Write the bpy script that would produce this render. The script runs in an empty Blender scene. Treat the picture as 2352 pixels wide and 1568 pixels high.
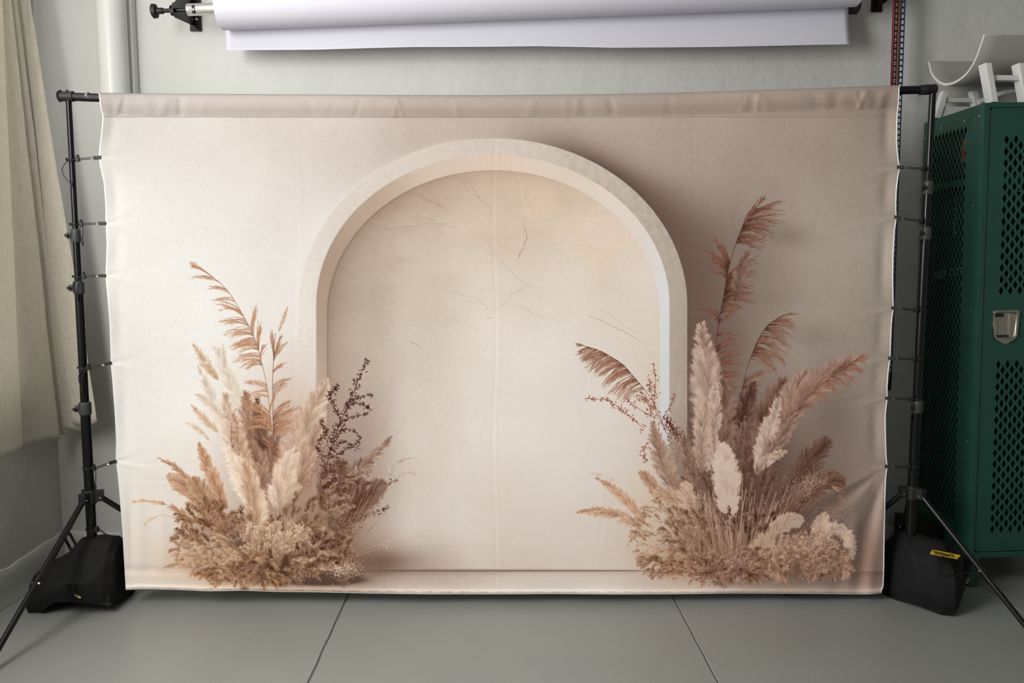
import bpy, bmesh, math, random
import numpy as np
from mathutils import Vector, Matrix, noise

random.seed(4)
SC = bpy.context.scene
COL = SC.collection

# ---------------------------------------------------------------- camera (28 mm view, slightly tilted down)
F, CX, CY = 1800.0, 1176.0, 784.0
TILT, YAW, DIST, EYE = math.radians(5.57), math.radians(1.05), 3.067, 1.358
Rv = np.array([math.cos(YAW), -math.sin(YAW), 0.0])
Fv = np.array([math.sin(YAW)*math.cos(TILT), math.cos(YAW)*math.cos(TILT), -math.sin(TILT)])
Uv = np.cross(Rv, Fv)
Cv = np.array([0.0, -DIST, EYE])
def G(px, py, axis, val):
    """where the sight line through a photo point meets the plane axis = val (measuring aid)"""
    d = Fv+Rv*(px-CX)/F-Uv*(py-CY)/F
    i = 'XYZ'.index(axis)
    return Vector(Cv+d*((val-Cv[i])/d[i]))

cam = bpy.data.cameras.new('camera'); camo = bpy.data.objects.new('camera', cam); COL.objects.link(camo)
cam.sensor_width = 36.0; cam.lens = F*36.0/2352.0
camo.location = Cv; camo.rotation_euler = (math.pi/2-TILT, 0, -YAW)
cam.clip_start = 0.05
SC.camera = camo

# ---------------------------------------------------------------- materials
def new_mat(name):
    m = bpy.data.materials.new(name); m.use_nodes = True
    nt = m.node_tree
    for n in list(nt.nodes): nt.nodes.remove(n)
    out = nt.nodes.new('ShaderNodeOutputMaterial'); b = nt.nodes.new('ShaderNodeBsdfPrincipled')
    nt.links.new(b.outputs[0], out.inputs[0])
    return m, nt, b
def srgb(c):
    return tuple((x/255/12.92 if x/255 <= 0.04045 else ((x/255+0.055)/1.055)**2.4) for x in c)
def mat(name, col, rough=0.6, metal=0.0, spec=0.5, var=0.0, vscale=6.0, bump=0.0, bscale=80.0, stretch=(1, 1, 1), detail=4.0, bump2=0.0, b2scale=10.0, bdist=0.01, var2=None, coat=0.0):
    m, nt, b = new_mat(name)
    L = nt.links.new
    b.inputs['Base Color'].default_value = (*col, 1); b.inputs['Roughness'].default_value = rough
    b.inputs['Metallic'].default_value = metal; b.inputs['Specular IOR Level'].default_value = spec
    if coat: b.inputs['Coat Weight'].default_value = coat; b.inputs['Coat Roughness'].default_value = 0.2
    tc = nt.nodes.new('ShaderNodeTexCoord'); mp = nt.nodes.new('ShaderNodeMapping'); mp.inputs['Scale'].default_value = stretch
    L(tc.outputs['Object'], mp.inputs[0])
    if var:
        n = nt.nodes.new('ShaderNodeTexNoise'); n.inputs['Scale'].default_value = vscale; n.inputs['Detail'].default_value = detail
        L(mp.outputs[0], n.inputs['Vector'])
        r = nt.nodes.new('ShaderNodeValToRGB')
        lo = var2 if var2 else tuple(max(0, c*(1-var)) for c in col); hi = tuple(min(1, c*(1+var)) for c in col)
        r.color_ramp.elements[0].color = (*lo, 1); r.color_ramp.elements[1].color = (*hi, 1)
        r.color_ramp.elements[0].position = 0.3; r.color_ramp.elements[1].position = 0.7
        L(n.outputs['Fac'], r.inputs[0]); L(r.outputs[0], b.inputs['Base Color'])
    if bump:
        n = nt.nodes.new('ShaderNodeTexNoise'); n.inputs['Scale'].default_value = bscale; n.inputs['Detail'].default_value = 5
        L(mp.outputs[0], n.inputs['Vector'])
        bp = nt.nodes.new('ShaderNodeBump'); bp.inputs['Strength'].default_value = bump; bp.inputs['Distance'].default_value = bdist
        L(n.outputs['Fac'], bp.inputs['Height'])
        if bump2:
            n2 = nt.nodes.new('ShaderNodeTexNoise'); n2.inputs['Scale'].default_value = b2scale; n2.inputs['Detail'].default_value = 3
            L(mp.outputs[0], n2.inputs['Vector'])
            bp2 = nt.nodes.new('ShaderNodeBump'); bp2.inputs['Strength'].default_value = bump2; bp2.inputs['Distance'].default_value = bdist*3
            L(n2.outputs['Fac'], bp2.inputs['Height']); L(bp2.outputs[0], bp.inputs['Normal'])
        L(bp.outputs[0], b.inputs['Normal'])
    return m

M = {}
M['wall'] = mat('painted_plaster', (0.575, 0.573, 0.545), 0.62, var=0.03, vscale=2.0, bump=0.55, bscale=34, bump2=0.7, b2scale=5, bdist=0.004)
M['ceiling'] = mat('ceiling_paint', (0.5, 0.5, 0.47), 0.8, bump=0.2, bscale=30)
M['pipe'] = mat('white_pipe_paint', (0.72, 0.715, 0.69), 0.35, bump=0.12, bscale=60, bdist=0.003)
M['black'] = mat('black_powder_coat', (0.006, 0.006, 0.006), 0.24, spec=0.3, bump=0.05, bscale=300, bdist=0.001)
M['black_plastic'] = mat('black_plastic', (0.012, 0.012, 0.012), 0.5, spec=0.4, bump=0.1, bscale=200, bdist=0.001)
M['grey_plastic'] = mat('dark_grey_plastic', (0.05, 0.05, 0.05), 0.45, bump=0.1, bscale=200, bdist=0.001)
M['steel'] = mat('bright_steel', (0.75, 0.74, 0.72), 0.28, metal=1.0, bump=0.05, bscale=200, bdist=0.001)
M['alu'] = mat('worn_aluminium', (0.72, 0.71, 0.67), 0.34, metal=0.85, var=0.10, vscale=20, bump=0.1, bscale=60, bdist=0.001, stretch=(0.4, 2, 2))
M['nickel'] = mat('brushed_nickel', (0.48, 0.44, 0.37), 0.38, metal=1.0, var=0.08, vscale=30, bump=0.1, bscale=120, bdist=0.001)
M['paper'] = mat('white_paper', (0.65, 0.64, 0.705), 0.75, bump=0.03, bscale=50, bdist=0.001)
M['dark_paper'] = mat('dark_grey_paper', (0.03, 0.027, 0.024), 0.8, bump=0.03, bscale=50)
M['hem'] = mat('white_fleece_edge', (0.80, 0.79, 0.76), 0.9, bump=0.5, bscale=500, bdist=0.001)
M['green'] = mat('green_locker_enamel', (0.014, 0.072, 0.052), 0.34, var=0.10, vscale=5, bump=0.06, bscale=90, bdist=0.002)
M['green_dark'] = mat('locker_shade_fill', (0.006, 0.014, 0.012), 0.7, var=0.1, bump=0.05)  # near-black fill standing in for the shade inside openings
M['white_wood'] = mat('white_painted_wood', (0.70, 0.70, 0.67), 0.5, bump=0.08, bscale=40, stretch=(1, 1, 0.2), bdist=0.002)
M['trough'] = mat('greyish_face', (0.36, 0.345, 0.32), 0.7, bump=0.08, bscale=40, bdist=0.002)  # trough faces, greyer than its white rim
M['bag'] = mat('black_nylon', (0.007, 0.0065, 0.007), 0.75, spec=0.25, bump=0.35, bscale=420, bump2=0.4, b2scale=16, bdist=0.002)
M['yellow'] = mat('yellow_label', (0.80, 0.52, 0.02), 0.6, bump=0.1, bscale=300, bdist=0.0006)
M['ink'] = mat('dark_lettering', (0.03, 0.02, 0.01), 0.7, bump=0.05)
M['chalk'] = mat('pale_marker', (0.35, 0.36, 0.35), 0.8, bump=0.05)
M['white_print'] = mat('white_print', (0.6, 0.6, 0.58), 0.7, bump=0.05)
M['red_chain'] = mat('red_plastic', (0.32, 0.010, 0.02), 0.35, bump=0.05)
M['orange_chain'] = mat('orange_plastic', (0.60, 0.20, 0.01), 0.35, bump=0.05)
M['blue_chain'] = mat('dark_blue_plastic', (0.008, 0.018, 0.10), 0.35, bump=0.05)
M['navy_chain'] = mat('navy_plastic', (0.007, 0.009, 0.035), 0.35, bump=0.05)
M['sticker_red'] = mat('red_sticker', (0.4, 0.01, 0.02), 0.5, bump=0.05)
M['sticker_orange'] = mat('orange_sticker', (0.55, 0.12, 0.02), 0.5, bump=0.05)
M['sticker_yellow'] = mat('yellow_sticker', (0.5, 0.36, 0.03), 0.5, bump=0.05)
M['box'] = mat('dark_brown_board', (0.014, 0.007, 0.006), 0.7, bump=0.1, bscale=60)
M['tag'] = mat('grey_tag', (0.16, 0.15, 0.14), 0.6, bump=0.1)

# painted concrete floor
def floor_mat():
    m, nt, b = new_mat('grey_floor_paint'); L = nt.links.new
    tc = nt.nodes.new('ShaderNodeTexCoord')
    n = nt.nodes.new('ShaderNodeTexNoise'); n.inputs['Scale'].default_value = 1.6; n.inputs['Detail'].default_value = 5
    L(tc.outputs['Object'], n.inputs['Vector'])
    r = nt.nodes.new('ShaderNodeValToRGB'); r.color_ramp.elements[0].position = 0.3; r.color_ramp.elements[1].position = 0.75
    r.color_ramp.elements[0].color = (0.235, 0.242, 0.225, 1); r.color_ramp.elements[1].color = (0.268, 0.274, 0.255, 1)
    L(n.outputs['Fac'], r.inputs[0])
    v = nt.nodes.new('ShaderNodeTexVoronoi'); v.inputs['Scale'].default_value = 3.1; v.inputs['Randomness'].default_value = 1.0
    L(tc.outputs['Object'], v.inputs['Vector'])
    r2 = nt.nodes.new('ShaderNodeValToRGB'); r2.color_ramp.elements[0].position = 0.006; r2.color_ramp.elements[1].position = 0.012
    r2.color_ramp.elements[0].color = (0.2, 0.2, 0.2, 1); r2.color_ramp.elements[1].color = (1, 1, 1, 1)
    L(v.outputs['Distance'], r2.inputs[0])
    mx = nt.nodes.new('ShaderNodeMix'); mx.data_type = 'RGBA'; mx.blend_type = 'MULTIPLY'; mx.inputs[0].default_value = 1.0
    L(r.outputs[0], mx.inputs[6]); L(r2.outputs[0], mx.inputs[7]); L(mx.outputs[2], b.inputs['Base Color'])
    b.inputs['Roughness'].default_value = 0.42; b.inputs['Specular IOR Level'].default_value = 0.4
    n2 = nt.nodes.new('ShaderNodeTexNoise'); n2.inputs['Scale'].default_value = 210; n2.inputs['Detail'].default_value = 3
    mp = nt.nodes.new('ShaderNodeMapping'); mp.inputs['Scale'].default_value = (1, 0.45, 1); mp.inputs['Rotation'].default_value = (0, 0, 0.6)
    L(tc.outputs['Object'], mp.inputs[0]); L(mp.outputs[0], n2.inputs['Vector'])
    bp = nt.nodes.new('ShaderNodeBump'); bp.inputs['Strength'].default_value = 0.28; bp.inputs['Distance'].default_value = 0.002
    n3 = nt.nodes.new('ShaderNodeTexNoise'); n3.inputs['Scale'].default_value = 9; n3.inputs['Detail'].default_value = 4
    L(tc.outputs['Object'], n3.inputs['Vector'])
    b3 = nt.nodes.new('ShaderNodeBump'); b3.inputs['Strength'].default_value = 0.3; b3.inputs['Distance'].default_value = 0.006
    L(n3.outputs['Fac'], b3.inputs['Height']); L(b3.outputs[0], bp.inputs['Normal'])
    L(n2.outputs['Fac'], bp.inputs['Height']); L(bp.outputs[0], b.inputs['Normal'])
    return m
M['floor'] = floor_mat()
M['groove'] = mat('floor_joint_filler', (0.10, 0.10, 0.095), 0.8, bump=0.3, bscale=120)

# linen curtain: woven threads, slightly see-through to daylight
def linen():
    m, nt, b = new_mat('linen'); L = nt.links.new
    tc = nt.nodes.new('ShaderNodeTexCoord')
    cols = []
    for sc in ((260, 260, 14), (40, 40, 420)):
        mp = nt.nodes.new('ShaderNodeMapping'); mp.inputs['Scale'].default_value = sc
        n = nt.nodes.new('ShaderNodeTexNoise'); n.inputs['Scale'].default_value = 1.0; n.inputs['Detail'].default_value = 3
        L(tc.outputs['Object'], mp.inputs[0]); L(mp.outputs[0], n.inputs['Vector']); cols.append(n)
    ad = nt.nodes.new('ShaderNodeMath'); ad.operation = 'ADD'; L(cols[0].outputs['Fac'], ad.inputs[0]); L(cols[1].outputs['Fac'], ad.inputs[1])
    hv = nt.nodes.new('ShaderNodeMath'); hv.operation = 'MULTIPLY'; hv.inputs[1].default_value = 0.5; L(ad.outputs[0], hv.inputs[0])
    r = nt.nodes.new('ShaderNodeValToRGB'); r.color_ramp.elements[0].position = 0.32; r.color_ramp.elements[1].position = 0.62
    r.color_ramp.elements[0].color = (0.66, 0.60, 0.50, 1); r.color_ramp.elements[1].color = (0.88, 0.84, 0.75, 1)
    L(hv.outputs[0], r.inputs[0]); L(r.outputs[0], b.inputs['Base Color'])
    b.inputs['Roughness'].default_value = 0.9; b.inputs['Specular IOR Level'].default_value = 0.15
    bp = nt.nodes.new('ShaderNodeBump'); bp.inputs['Strength'].default_value = 0.35; bp.inputs['Distance'].default_value = 0.0015
    L(hv.outputs[0], bp.inputs['Height']); L(bp.outputs[0], b.inputs['Normal'])
    tr = nt.nodes.new('ShaderNodeBsdfTranslucent'); tr.inputs[0].default_value = (0.88, 0.84, 0.76, 1)
    mx = nt.nodes.new('ShaderNodeMixShader'); mx.inputs[0].default_value = 0.24
    out = [n for n in nt.nodes if n.type == 'OUTPUT_MATERIAL'][0]
    L(b.outputs[0], mx.inputs[1]); L(tr.outputs[0], mx.inputs[2]); L(mx.outputs[0], out.inputs[0])
    return m
M['linen'] = linen()

# ---------------------------------------------------------------- mesh helpers
class MB:
    def __init__(s): s.v = []; s.f = []
    def add(s, vs, fs):
        o = len(s.v); s.v += [tuple(v) for v in vs]; s.f += [tuple(i+o for i in f) for f in fs]; return s
    def box(s, c, d, rot=None):
        R = Matrix.Identity(3) if rot is None else rot
        vs = [Vector(c)+R@Vector((x*d[0]/2, y*d[1]/2, z*d[2]/2)) for x in (-1, 1) for y in (-1, 1) for z in (-1, 1)]
        return s.add(vs, [(0,1,3,2),(4,6,7,5),(0,4,5,1),(2,3,7,6),(0,2,6,4),(1,5,7,3)])
    def beam(s, a, b, w, h, up=(0, 0, 1)):
        a, b = Vector(a), Vector(b); z = (b-a).normalized(); x = Vector(up).cross(z)
        if x.length < 1e-4: x = Vector((1, 0, 0)).cross(z)
        x.normalize(); y = z.cross(x)
        R = Matrix((x, y, z)).transposed()
        return s.box((a+b)/2, (w, h, (b-a).length), R)
    def tube(s, pts, r, seg=14, cap=True):
        pts = [Vector(p) for p in pts]; n = len(pts)
        rs = r if isinstance(r, (list, tuple)) else [r]*n
        t0 = (pts[1]-pts[0]).normalized()
        ref = Vector((0, 0, 1)) if abs(t0.z) < 0.9 else Vector((1, 0, 0))
        x = ref.cross(t0).normalized(); vs = []
        for i, p in enumerate(pts):
            t = (pts[min(i+1, n-1)]-pts[max(i-1, 0)]).normalized()
            x = (x-t*x.dot(t)).normalized(); y = t.cross(x)
            for k in range(seg):
                a = 2*math.pi*k/seg
                vs.append(p+(x*math.cos(a)+y*math.sin(a))*rs[i])
        fs = [(i*seg+k, i*seg+(k+1) % seg, (i+1)*seg+(k+1) % seg, (i+1)*seg+k) for i in range(n-1) for k in range(seg)]
        if cap: fs += [tuple(range(seg))[::-1], tuple((n-1)*seg+k for k in range(seg))]
        return s.add(vs, fs)
    def cyl(s, a, b, r, seg=20): return s.tube([a, b], r, seg)
    def grid(s, P):
        h, w = len(P), len(P[0])
        return s.add([p for row in P for p in row], [(j*w+i, j*w+i+1, (j+1)*w+i+1, (j+1)*w+i) for j in range(h-1) for i in range(w-1)])
    def poly(s, outline, d):
        """outline in 3-D extruded along vector d"""
        n = len(outline); d = Vector(d); o = [Vector(p) for p in outline]
        return s.add(o+[p+d for p in o], [tuple(range(n))[::-1], tuple(range(n, 2*n))]+[(i, (i+1) % n, (i+1) % n+n, i+n) for i in range(n)])
    def build(s, name, m, parent=None, smooth=False, bevel=0.0, solid=0.0, subdiv=0):
        me = bpy.data.meshes.new(name); me.from_pydata(s.v, [], s.f); me.update()
        bm = bmesh.new(); bm.from_mesh(me)
        bmesh.ops.recalc_face_normals(bm, faces=bm.faces[:]); bm.to_mesh(me); bm.free()
        o = bpy.data.objects.new(name, me); COL.objects.link(o)
        me.materials.append(m)
        if smooth:
            me.shade_smooth()
            try: me.set_sharp_from_angle(angle=math.radians(40))
            except Exception: pass
        if solid:
            md = o.modifiers.new('thickness', 'SOLIDIFY'); md.thickness = solid; md.offset = 0
        if bevel:
            md = o.modifiers.new('bevel', 'BEVEL'); md.width = bevel; md.segments = 2; md.limit_method = 'ANGLE'
        if subdiv:
            md = o.modifiers.new('smooth', 'SUBSURF'); md.levels = subdiv; md.render_levels = subdiv
        if parent is not None: o.parent = parent
        return o
def tag(o, label=None, cat=None, group=None, kind=None):
    for k, v in (('label', label), ('category', cat), ('group', group), ('kind', kind)):
        if v: o[k] = v
    return o
def thing(name, label, cat, loc=(0, 0, 0), group=None):
    o = bpy.data.objects.new(name, None); COL.objects.link(o); o.location = loc; o.empty_display_size = 0.1
    bpy.context.view_layer.update()
    return tag(o, label, cat, group)
def put(o, parent):
    """hang a mesh written in world coordinates under a thing"""
    o.parent = parent; o.matrix_parent_inverse = (Matrix.Translation(parent.location)).inverted(); return o
def spline(pts, n):
    pts = [Vector(p) for p in pts]; out = []
    P = [pts[0]*2-pts[1]]+pts+[pts[-1]*2-pts[-2]]
    for i in range(1, len(P)-2):
        for k in range(n):
            t = k/n; a, b, c, d = P[i-1], P[i], P[i+1], P[i+2]
            out.append(0.5*((2*b)+(c-a)*t+(2*a-5*b+4*c-d)*t*t+(3*b-a-3*c+d)*t**3))
    out.append(pts[-1]); return out
def text_mesh(name, body, size, m, mat4, parent, extrude=0.0004, bold=0.0, shear=0.0, spacing=1.0):
    cu = bpy.data.curves.new(name, 'FONT'); cu.body = body; cu.size = size; cu.extrude = extrude; cu.align_x = 'CENTER'; cu.align_y = 'CENTER'
    cu.offset = bold; cu.shear = shear; cu.space_character = spacing
    tmp = bpy.data.objects.new(name+'_t', cu); COL.objects.link(tmp)
    bpy.context.view_layer.update()
    me = bpy.data.meshes.new_from_object(tmp.evaluated_get(bpy.context.evaluated_depsgraph_get()))
    bpy.data.objects.remove(tmp); bpy.data.curves.remove(cu)
    me.transform(mat4); me.name = name
    o = bpy.data.objects.new(name, me); COL.objects.link(o); me.materials.clear(); me.materials.append(m)
    if parent is not None: put(o, parent)
    return o

XW, YB, ZC = -2.06, 0.577, 3.35      # left wall, back wall, ceiling
YF, XR = -4.2, 5.0                   # how far the room is built towards the camera and to the right
WORLD, KEY, EXPO = 0.20, 78.0, 0.0
# ---------------------------------------------------------------- printed artwork of the cloth
# painted stroke by stroke into a picture held in memory; coordinates run over the cloth: x 200..2090, y 180..1390
PX0, PY0, PX1, PY1, PS = 200.0, 180.0, 2090.0, 1390.0, 1.3
CW, CH = int((PX1-PX0)*PS), int((PY1-PY0)*PS)

def paint_print():  # colours as seen lit; the fitted light is divided out afterwards
    rng = np.random.default_rng(11)
    f4 = np.float32
    yy, xx = np.mgrid[0:CH, 0:CW].astype(f4)
    X = xx/PS + PX0; Y = yy/PS + PY0
    def sm(a, b, v):
        t = np.clip((v-a)/(b-a), 0, 1); return t*t*(3-2*t)
    def grid(xs, ys, cols):
        c = np.array(cols, f4).reshape(len(ys), len(xs), 3)
        ix = np.clip(np.searchsorted(xs, X[0])-1, 0, len(xs)-2)
        tx = np.clip((X[0]-np.array(xs)[ix])/(np.array(xs)[ix+1]-np.array(xs)[ix]), 0, 1); tx = tx*tx*(3-2*tx)
        iy = np.clip(np.searchsorted(ys, Y[:, 0])-1, 0, len(ys)-2)
        ty = np.clip((Y[:, 0]-np.array(ys)[iy])/(np.array(ys)[iy+1]-np.array(ys)[iy]), 0, 1); ty = ty*ty*(3-2*ty)
        row = c[:, ix]*(1-tx)[None, :, None] + c[:, ix+1]*tx[None, :, None]
        return (row[iy]*(1-ty)[:, None, None] + row[iy+1]*ty[:, None, None]).astype(f4)
    def vnoise(cell, seed, stretch=1.0):
        r = np.random.default_rng(seed)
        gw, gh = int(CW/cell)+4, int(CH/(cell*stretch))+4
        g = r.random((gh, gw)).astype(f4)
        gx, gy = xx/cell, yy/(cell*stretch)
        x0, y0 = gx.astype(int), gy.astype(int)
        tx, ty = gx-x0, gy-y0
        tx = tx*tx*(3-2*tx); ty = ty*ty*(3-2*ty)
        return (g[y0, x0]*(1-tx)+g[y0, x0+1]*tx)*(1-ty)+(g[y0+1, x0]*(1-tx)+g[y0+1, x0+1]*tx)*ty-0.5
    cloud = vnoise(260, 1)+0.5*vnoise(120, 2)+0.25*vnoise(55, 3)
    fine = vnoise(9, 4)+0.6*vnoise(4, 5)
    # plaster wall of the picture
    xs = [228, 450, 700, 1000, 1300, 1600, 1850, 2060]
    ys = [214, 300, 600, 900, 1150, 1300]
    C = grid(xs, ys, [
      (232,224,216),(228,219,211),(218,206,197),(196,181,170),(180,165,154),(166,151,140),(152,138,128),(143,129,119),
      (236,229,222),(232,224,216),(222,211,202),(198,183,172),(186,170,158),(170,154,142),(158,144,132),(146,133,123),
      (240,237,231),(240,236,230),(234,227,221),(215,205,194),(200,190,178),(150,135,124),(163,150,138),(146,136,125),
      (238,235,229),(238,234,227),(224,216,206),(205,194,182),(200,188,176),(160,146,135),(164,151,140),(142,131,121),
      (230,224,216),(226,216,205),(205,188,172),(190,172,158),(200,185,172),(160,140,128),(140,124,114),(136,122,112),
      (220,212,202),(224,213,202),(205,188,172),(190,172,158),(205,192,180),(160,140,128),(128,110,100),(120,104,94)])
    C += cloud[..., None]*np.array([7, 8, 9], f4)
    C += fine[..., None]*3.5
    def blend(mask, col, a=1.0):
        nonlocal C
        m = (mask*a)[..., None].astype(f4)
        col = np.asarray(col, f4)
        C = C*(1-m) + col*m
    def soft(cx, cy, rx, ry, col, a, ang=0.0, p=1.0):
        ca, sa = math.cos(ang), math.sin(ang)
        u = ((X-cx)*ca+(Y-cy)*sa)/rx; v = (-(X-cx)*sa+(Y-cy)*ca)/ry
        blend(np.exp(-(u*u+v*v)**p), col, a)
    def arch(cx, rx, cy, ry):
        """signed distance-like value: negative inside the arch"""
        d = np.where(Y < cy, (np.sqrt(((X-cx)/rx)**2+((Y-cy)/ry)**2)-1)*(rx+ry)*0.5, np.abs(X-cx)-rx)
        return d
    d_out = arch(1132, 446, 700, 383)
    d_face = arch(1132, 405, 700, 345)
    d_nic = arch(1133.5, 381.5, 722, 331)
    fl = 1-sm(1310, 1312, Y)
    # shade beside the ring, in the picture
    rightw = sm(1120, 1420, X)*(1-sm(1150, 1320, Y))
    sh = np.where(d_out > 0, np.exp(-(np.maximum(d_out, 0)/(34+80*sm(350, 620, Y)))**1.3), 0)
    blend(sh*rightw, (96,76,67), 0.92)
    blend(np.where(d_out > 0, np.exp(-(np.maximum(d_out, 0)/170)**1.5), 0)*rightw*sm(340, 640, Y), (116,98,87), 0.58)
    blend(np.where(d_out > 0, np.exp(-d_out/9), 0)*(1-sm(850, 1100, X))*(1-sm(620, 780, Y)), (236,230,224), 0.3)
    # ring face
    F = grid([680, 800, 1130, 1400, 1580], [310, 500, 720, 1000, 1300], [
      (226,216,206),(222,211,201),(211,198,186),(196,183,170),(186,172,160),
      (228,219,210),(220,209,198),(211,198,186),(186,174,160),(178,165,151),
      (230,222,214),(222,211,200),(211,198,186),(186,172,160),(176,163,150),
      (222,210,198),(214,200,188),(205,192,180),(190,176,164),(182,168,155),
      (205,190,175),(205,190,178),(205,192,180),(190,176,164),(175,160,148)])
    rough = vnoise(13, 8, 1.6)+0.8*vnoise(7, 9)
    F += (rough*10*sm(1100, 1350, X)*(1-sm(560, 700, Y)))[..., None] + fine[..., None]*5
    C = np.where(((d_out < 0) & (Y < 1311))[..., None], C*(sm(-1.5, 0.5, d_out))[..., None]+F*(1-sm(-1.5, 0.5, d_out))[..., None], C)
    blend(np.exp(-(d_out/1.6)**2)*(1-sm(1000, 1150, X))*(1-sm(640, 700, Y)), (240,235,228), 0.3)
    # underside of the arch
    I = grid([727, 850, 1000, 1130, 1300, 1450, 1537], [355, 450, 600, 720, 930, 1300], [
      (188,167,148),(194,173,153),(212,194,176),(218,199,181),(219,202,186),(221,208,195),(218,212,205),
      (181,158,138),(189,167,147),(210,192,174),(216,198,180),(218,202,187),(222,209,196),(214,209,204),
      (174,151,132),(182,161,141),(205,188,170),(216,198,180),(218,205,192),(219,208,198),(219,216,212),
      (176,154,136),(184,163,145),(205,188,170),(216,198,180),(218,205,192),(218,214,210),(220,220,219),
      (182,162,145),(188,168,151),(205,188,170),(216,198,180),(218,205,192),(220,219,217),(220,221,221),
      (180,160,145),(190,172,156),(205,188,170),(216,198,180),(218,205,192),(212,206,200),(200,202,203)])
    m = (1-sm(-1, 1, d_face))*fl
    blend(m, I)
    blend(np.exp(-(d_face/1.8)**2)*(1-sm(760, 1000, X))*fl, (150,128,110), 0.35)
    # back of the niche
    N = grid([750, 850, 950, 1130, 1300, 1400, 1515], [390, 450, 520, 650, 800, 1000, 1200, 1310], [
      (176,156,138),(180,160,142),(188,166,148),(206,184,164),(212,192,173),(214,195,177),(220,204,187),
      (176,156,138),(180,160,143),(194,174,156),(208,188,169),(213,194,175),(216,197,179),(222,206,190),
      (172,153,136),(186,167,150),(200,182,165),(214,197,180),(216,200,183),(218,201,184),(222,206,191),
      (172,154,137),(186,169,152),(206,191,175),(218,206,192),(218,206,193),(218,205,190),(222,208,195),
      (182,166,150),(194,180,165),(209,197,184),(223,212,201),(224,214,204),(221,210,198),(222,208,196),
      (182,166,152),(190,175,161),(206,194,182),(221,211,200),(225,215,206),(224,213,203),(222,208,196),
      (176,155,142),(188,170,157),(204,191,179),(216,205,195),(222,211,202),(226,214,203),(220,204,189),
      (140,116,102),(150,127,113),(180,162,149),(203,189,177),(211,198,187),(220,206,193),(214,197,180)])
    N += cloud[..., None]*np.array([10, 12, 15], f4) + (fine*3)[..., None]
    m = (1-sm(-1.2, 1.2, d_nic))*fl
    blend(m, N)
    lf = 1-sm(780, 1180, X)
    blend(np.where(d_nic < 0, np.exp(np.minimum(d_nic, 0)/26), 0)*(lf*0.55+0.25*(1-sm(1200, 1400, X)))*fl, (140,116,98), 0.7)
    blend(np.exp(-(d_nic/1.6)**2)*(lf*0.8+0.25*(1-sm(1250, 1500, X)))*fl, (132,108,92), 0.6)
    bl = np.clip(vnoise(70, 21, 0.6)+0.7*vnoise(30, 22, 0.6), 0, 1)
    blend(bl*(1-sm(-3, 0, d_nic))*(1-sm(900, 1150, X))*(1-sm(560, 720, Y)), (158,136,120), 0.28)
    blend(np.clip(vnoise(90, 23, .7)+0.4*vnoise(40, 24), 0, 1)*(1-sm(-3, 0, d_nic))*(1-sm(560, 700, Y))*sm(1000, 1200, X), (226,198,166), 0.5)
    # floor of the picture
    Fl = grid([290, 500, 800, 950, 1300, 1600, 1850, 2030], [1308, 1330, 1365], [
      (206,194,182),(206,190,172),(118,96,84),(164,146,134),(190,175,164),(188,170,158),(120,102,92),(96,80,70),
      (212,203,192),(212,200,186),(170,150,136),(184,168,156),(206,195,184),(192,176,164),(130,113,103),(116,99,89),
      (208,200,190),(208,198,188),(198,184,172),(202,190,179),(210,202,193),(206,194,184),(164,149,138),(150,135,124)])
    Fl += (fine*3)[..., None]
    blend(sm(1309.5, 1312.5, Y - 4*(X < 600)*0), Fl)
    blend(np.exp(-((Y-1309.5)/1.3)**2)*sm(790, 860, X)*(1-sm(1480, 1640, X)), (84,64,56), 0.85)
    blend(np.exp(-((Y-1309)/4)**2)*sm(790, 860, X)*(1-sm(1300, 1640, X)), (120,98,86), 0.4)
    # sleeve for the pole: shade of its down-turned face painted as a darker band
    blend((1-sm(266, 269, Y)), grid([228, 600, 1100, 1600, 2060], [200, 240, 270], [
      (232,222,214),(212,199,188),(190,175,163),(166,151,140),(146,131,121),
      (222,211,202),(208,194,183),(188,172,160),(163,147,136),(140,125,115),
      (218,206,197),(205,191,180),(184,168,156),(160,145,134),(142,127,117)]), 0.6)
    blend(np.exp(-((Y-268.5)/1.1)**2), (128,110,98), 0.45)

    # ------------------------------------------------------------ strokes
    def splat(px, py, wt, col):
        """px, py, wt: (n,) col: (n,3) in canvas pixels -> blended over the picture"""
        nonlocal C
        ok = (px > 2) & (px < CW-4) & (py > 2) & (py < CH-4) & (wt > 0)
        if not ok.any(): return
        px, py, wt, col = px[ok], py[ok], wt[ok], col[ok]
        x0, y0 = int(px.min())-1, int(py.min())-1
        w, h = int(px.max())+3-x0, int(py.max())+3-y0
        ix = np.floor(px).astype(int); iy = np.floor(py).astype(int)
        fx = px-ix; fy = py-iy
        cov = np.zeros(w*h); acc = np.zeros((3, w*h))
        for dx in (0, 1):
            for dy in (0, 1):
                k = (ix+dx-x0)+(iy+dy-y0)*w
                ww = wt*(fx if dx else 1-fx)*(fy if dy else 1-fy)
                cov += np.bincount(k, ww, w*h)
                for c in range(3): acc[c] += np.bincount(k, ww*col[:, c], w*h)
        a = (1-np.exp(-cov)).reshape(h, w)[..., None].astype(f4)
        q = (acc/np.maximum(cov, 1e-6)).T.reshape(h, w, 3).astype(f4)
        lq = q@np.array([0.3, 0.59, 0.11], f4); q = lq[..., None]+(q-lq[..., None])*0.84
        q = np.minimum(205+(q-205)*1.2+np.array([0, 0, 2.5], f4), 250)
        sub = C[y0:y0+h, x0:x0+w]
        sub += a*(q-sub)
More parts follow.
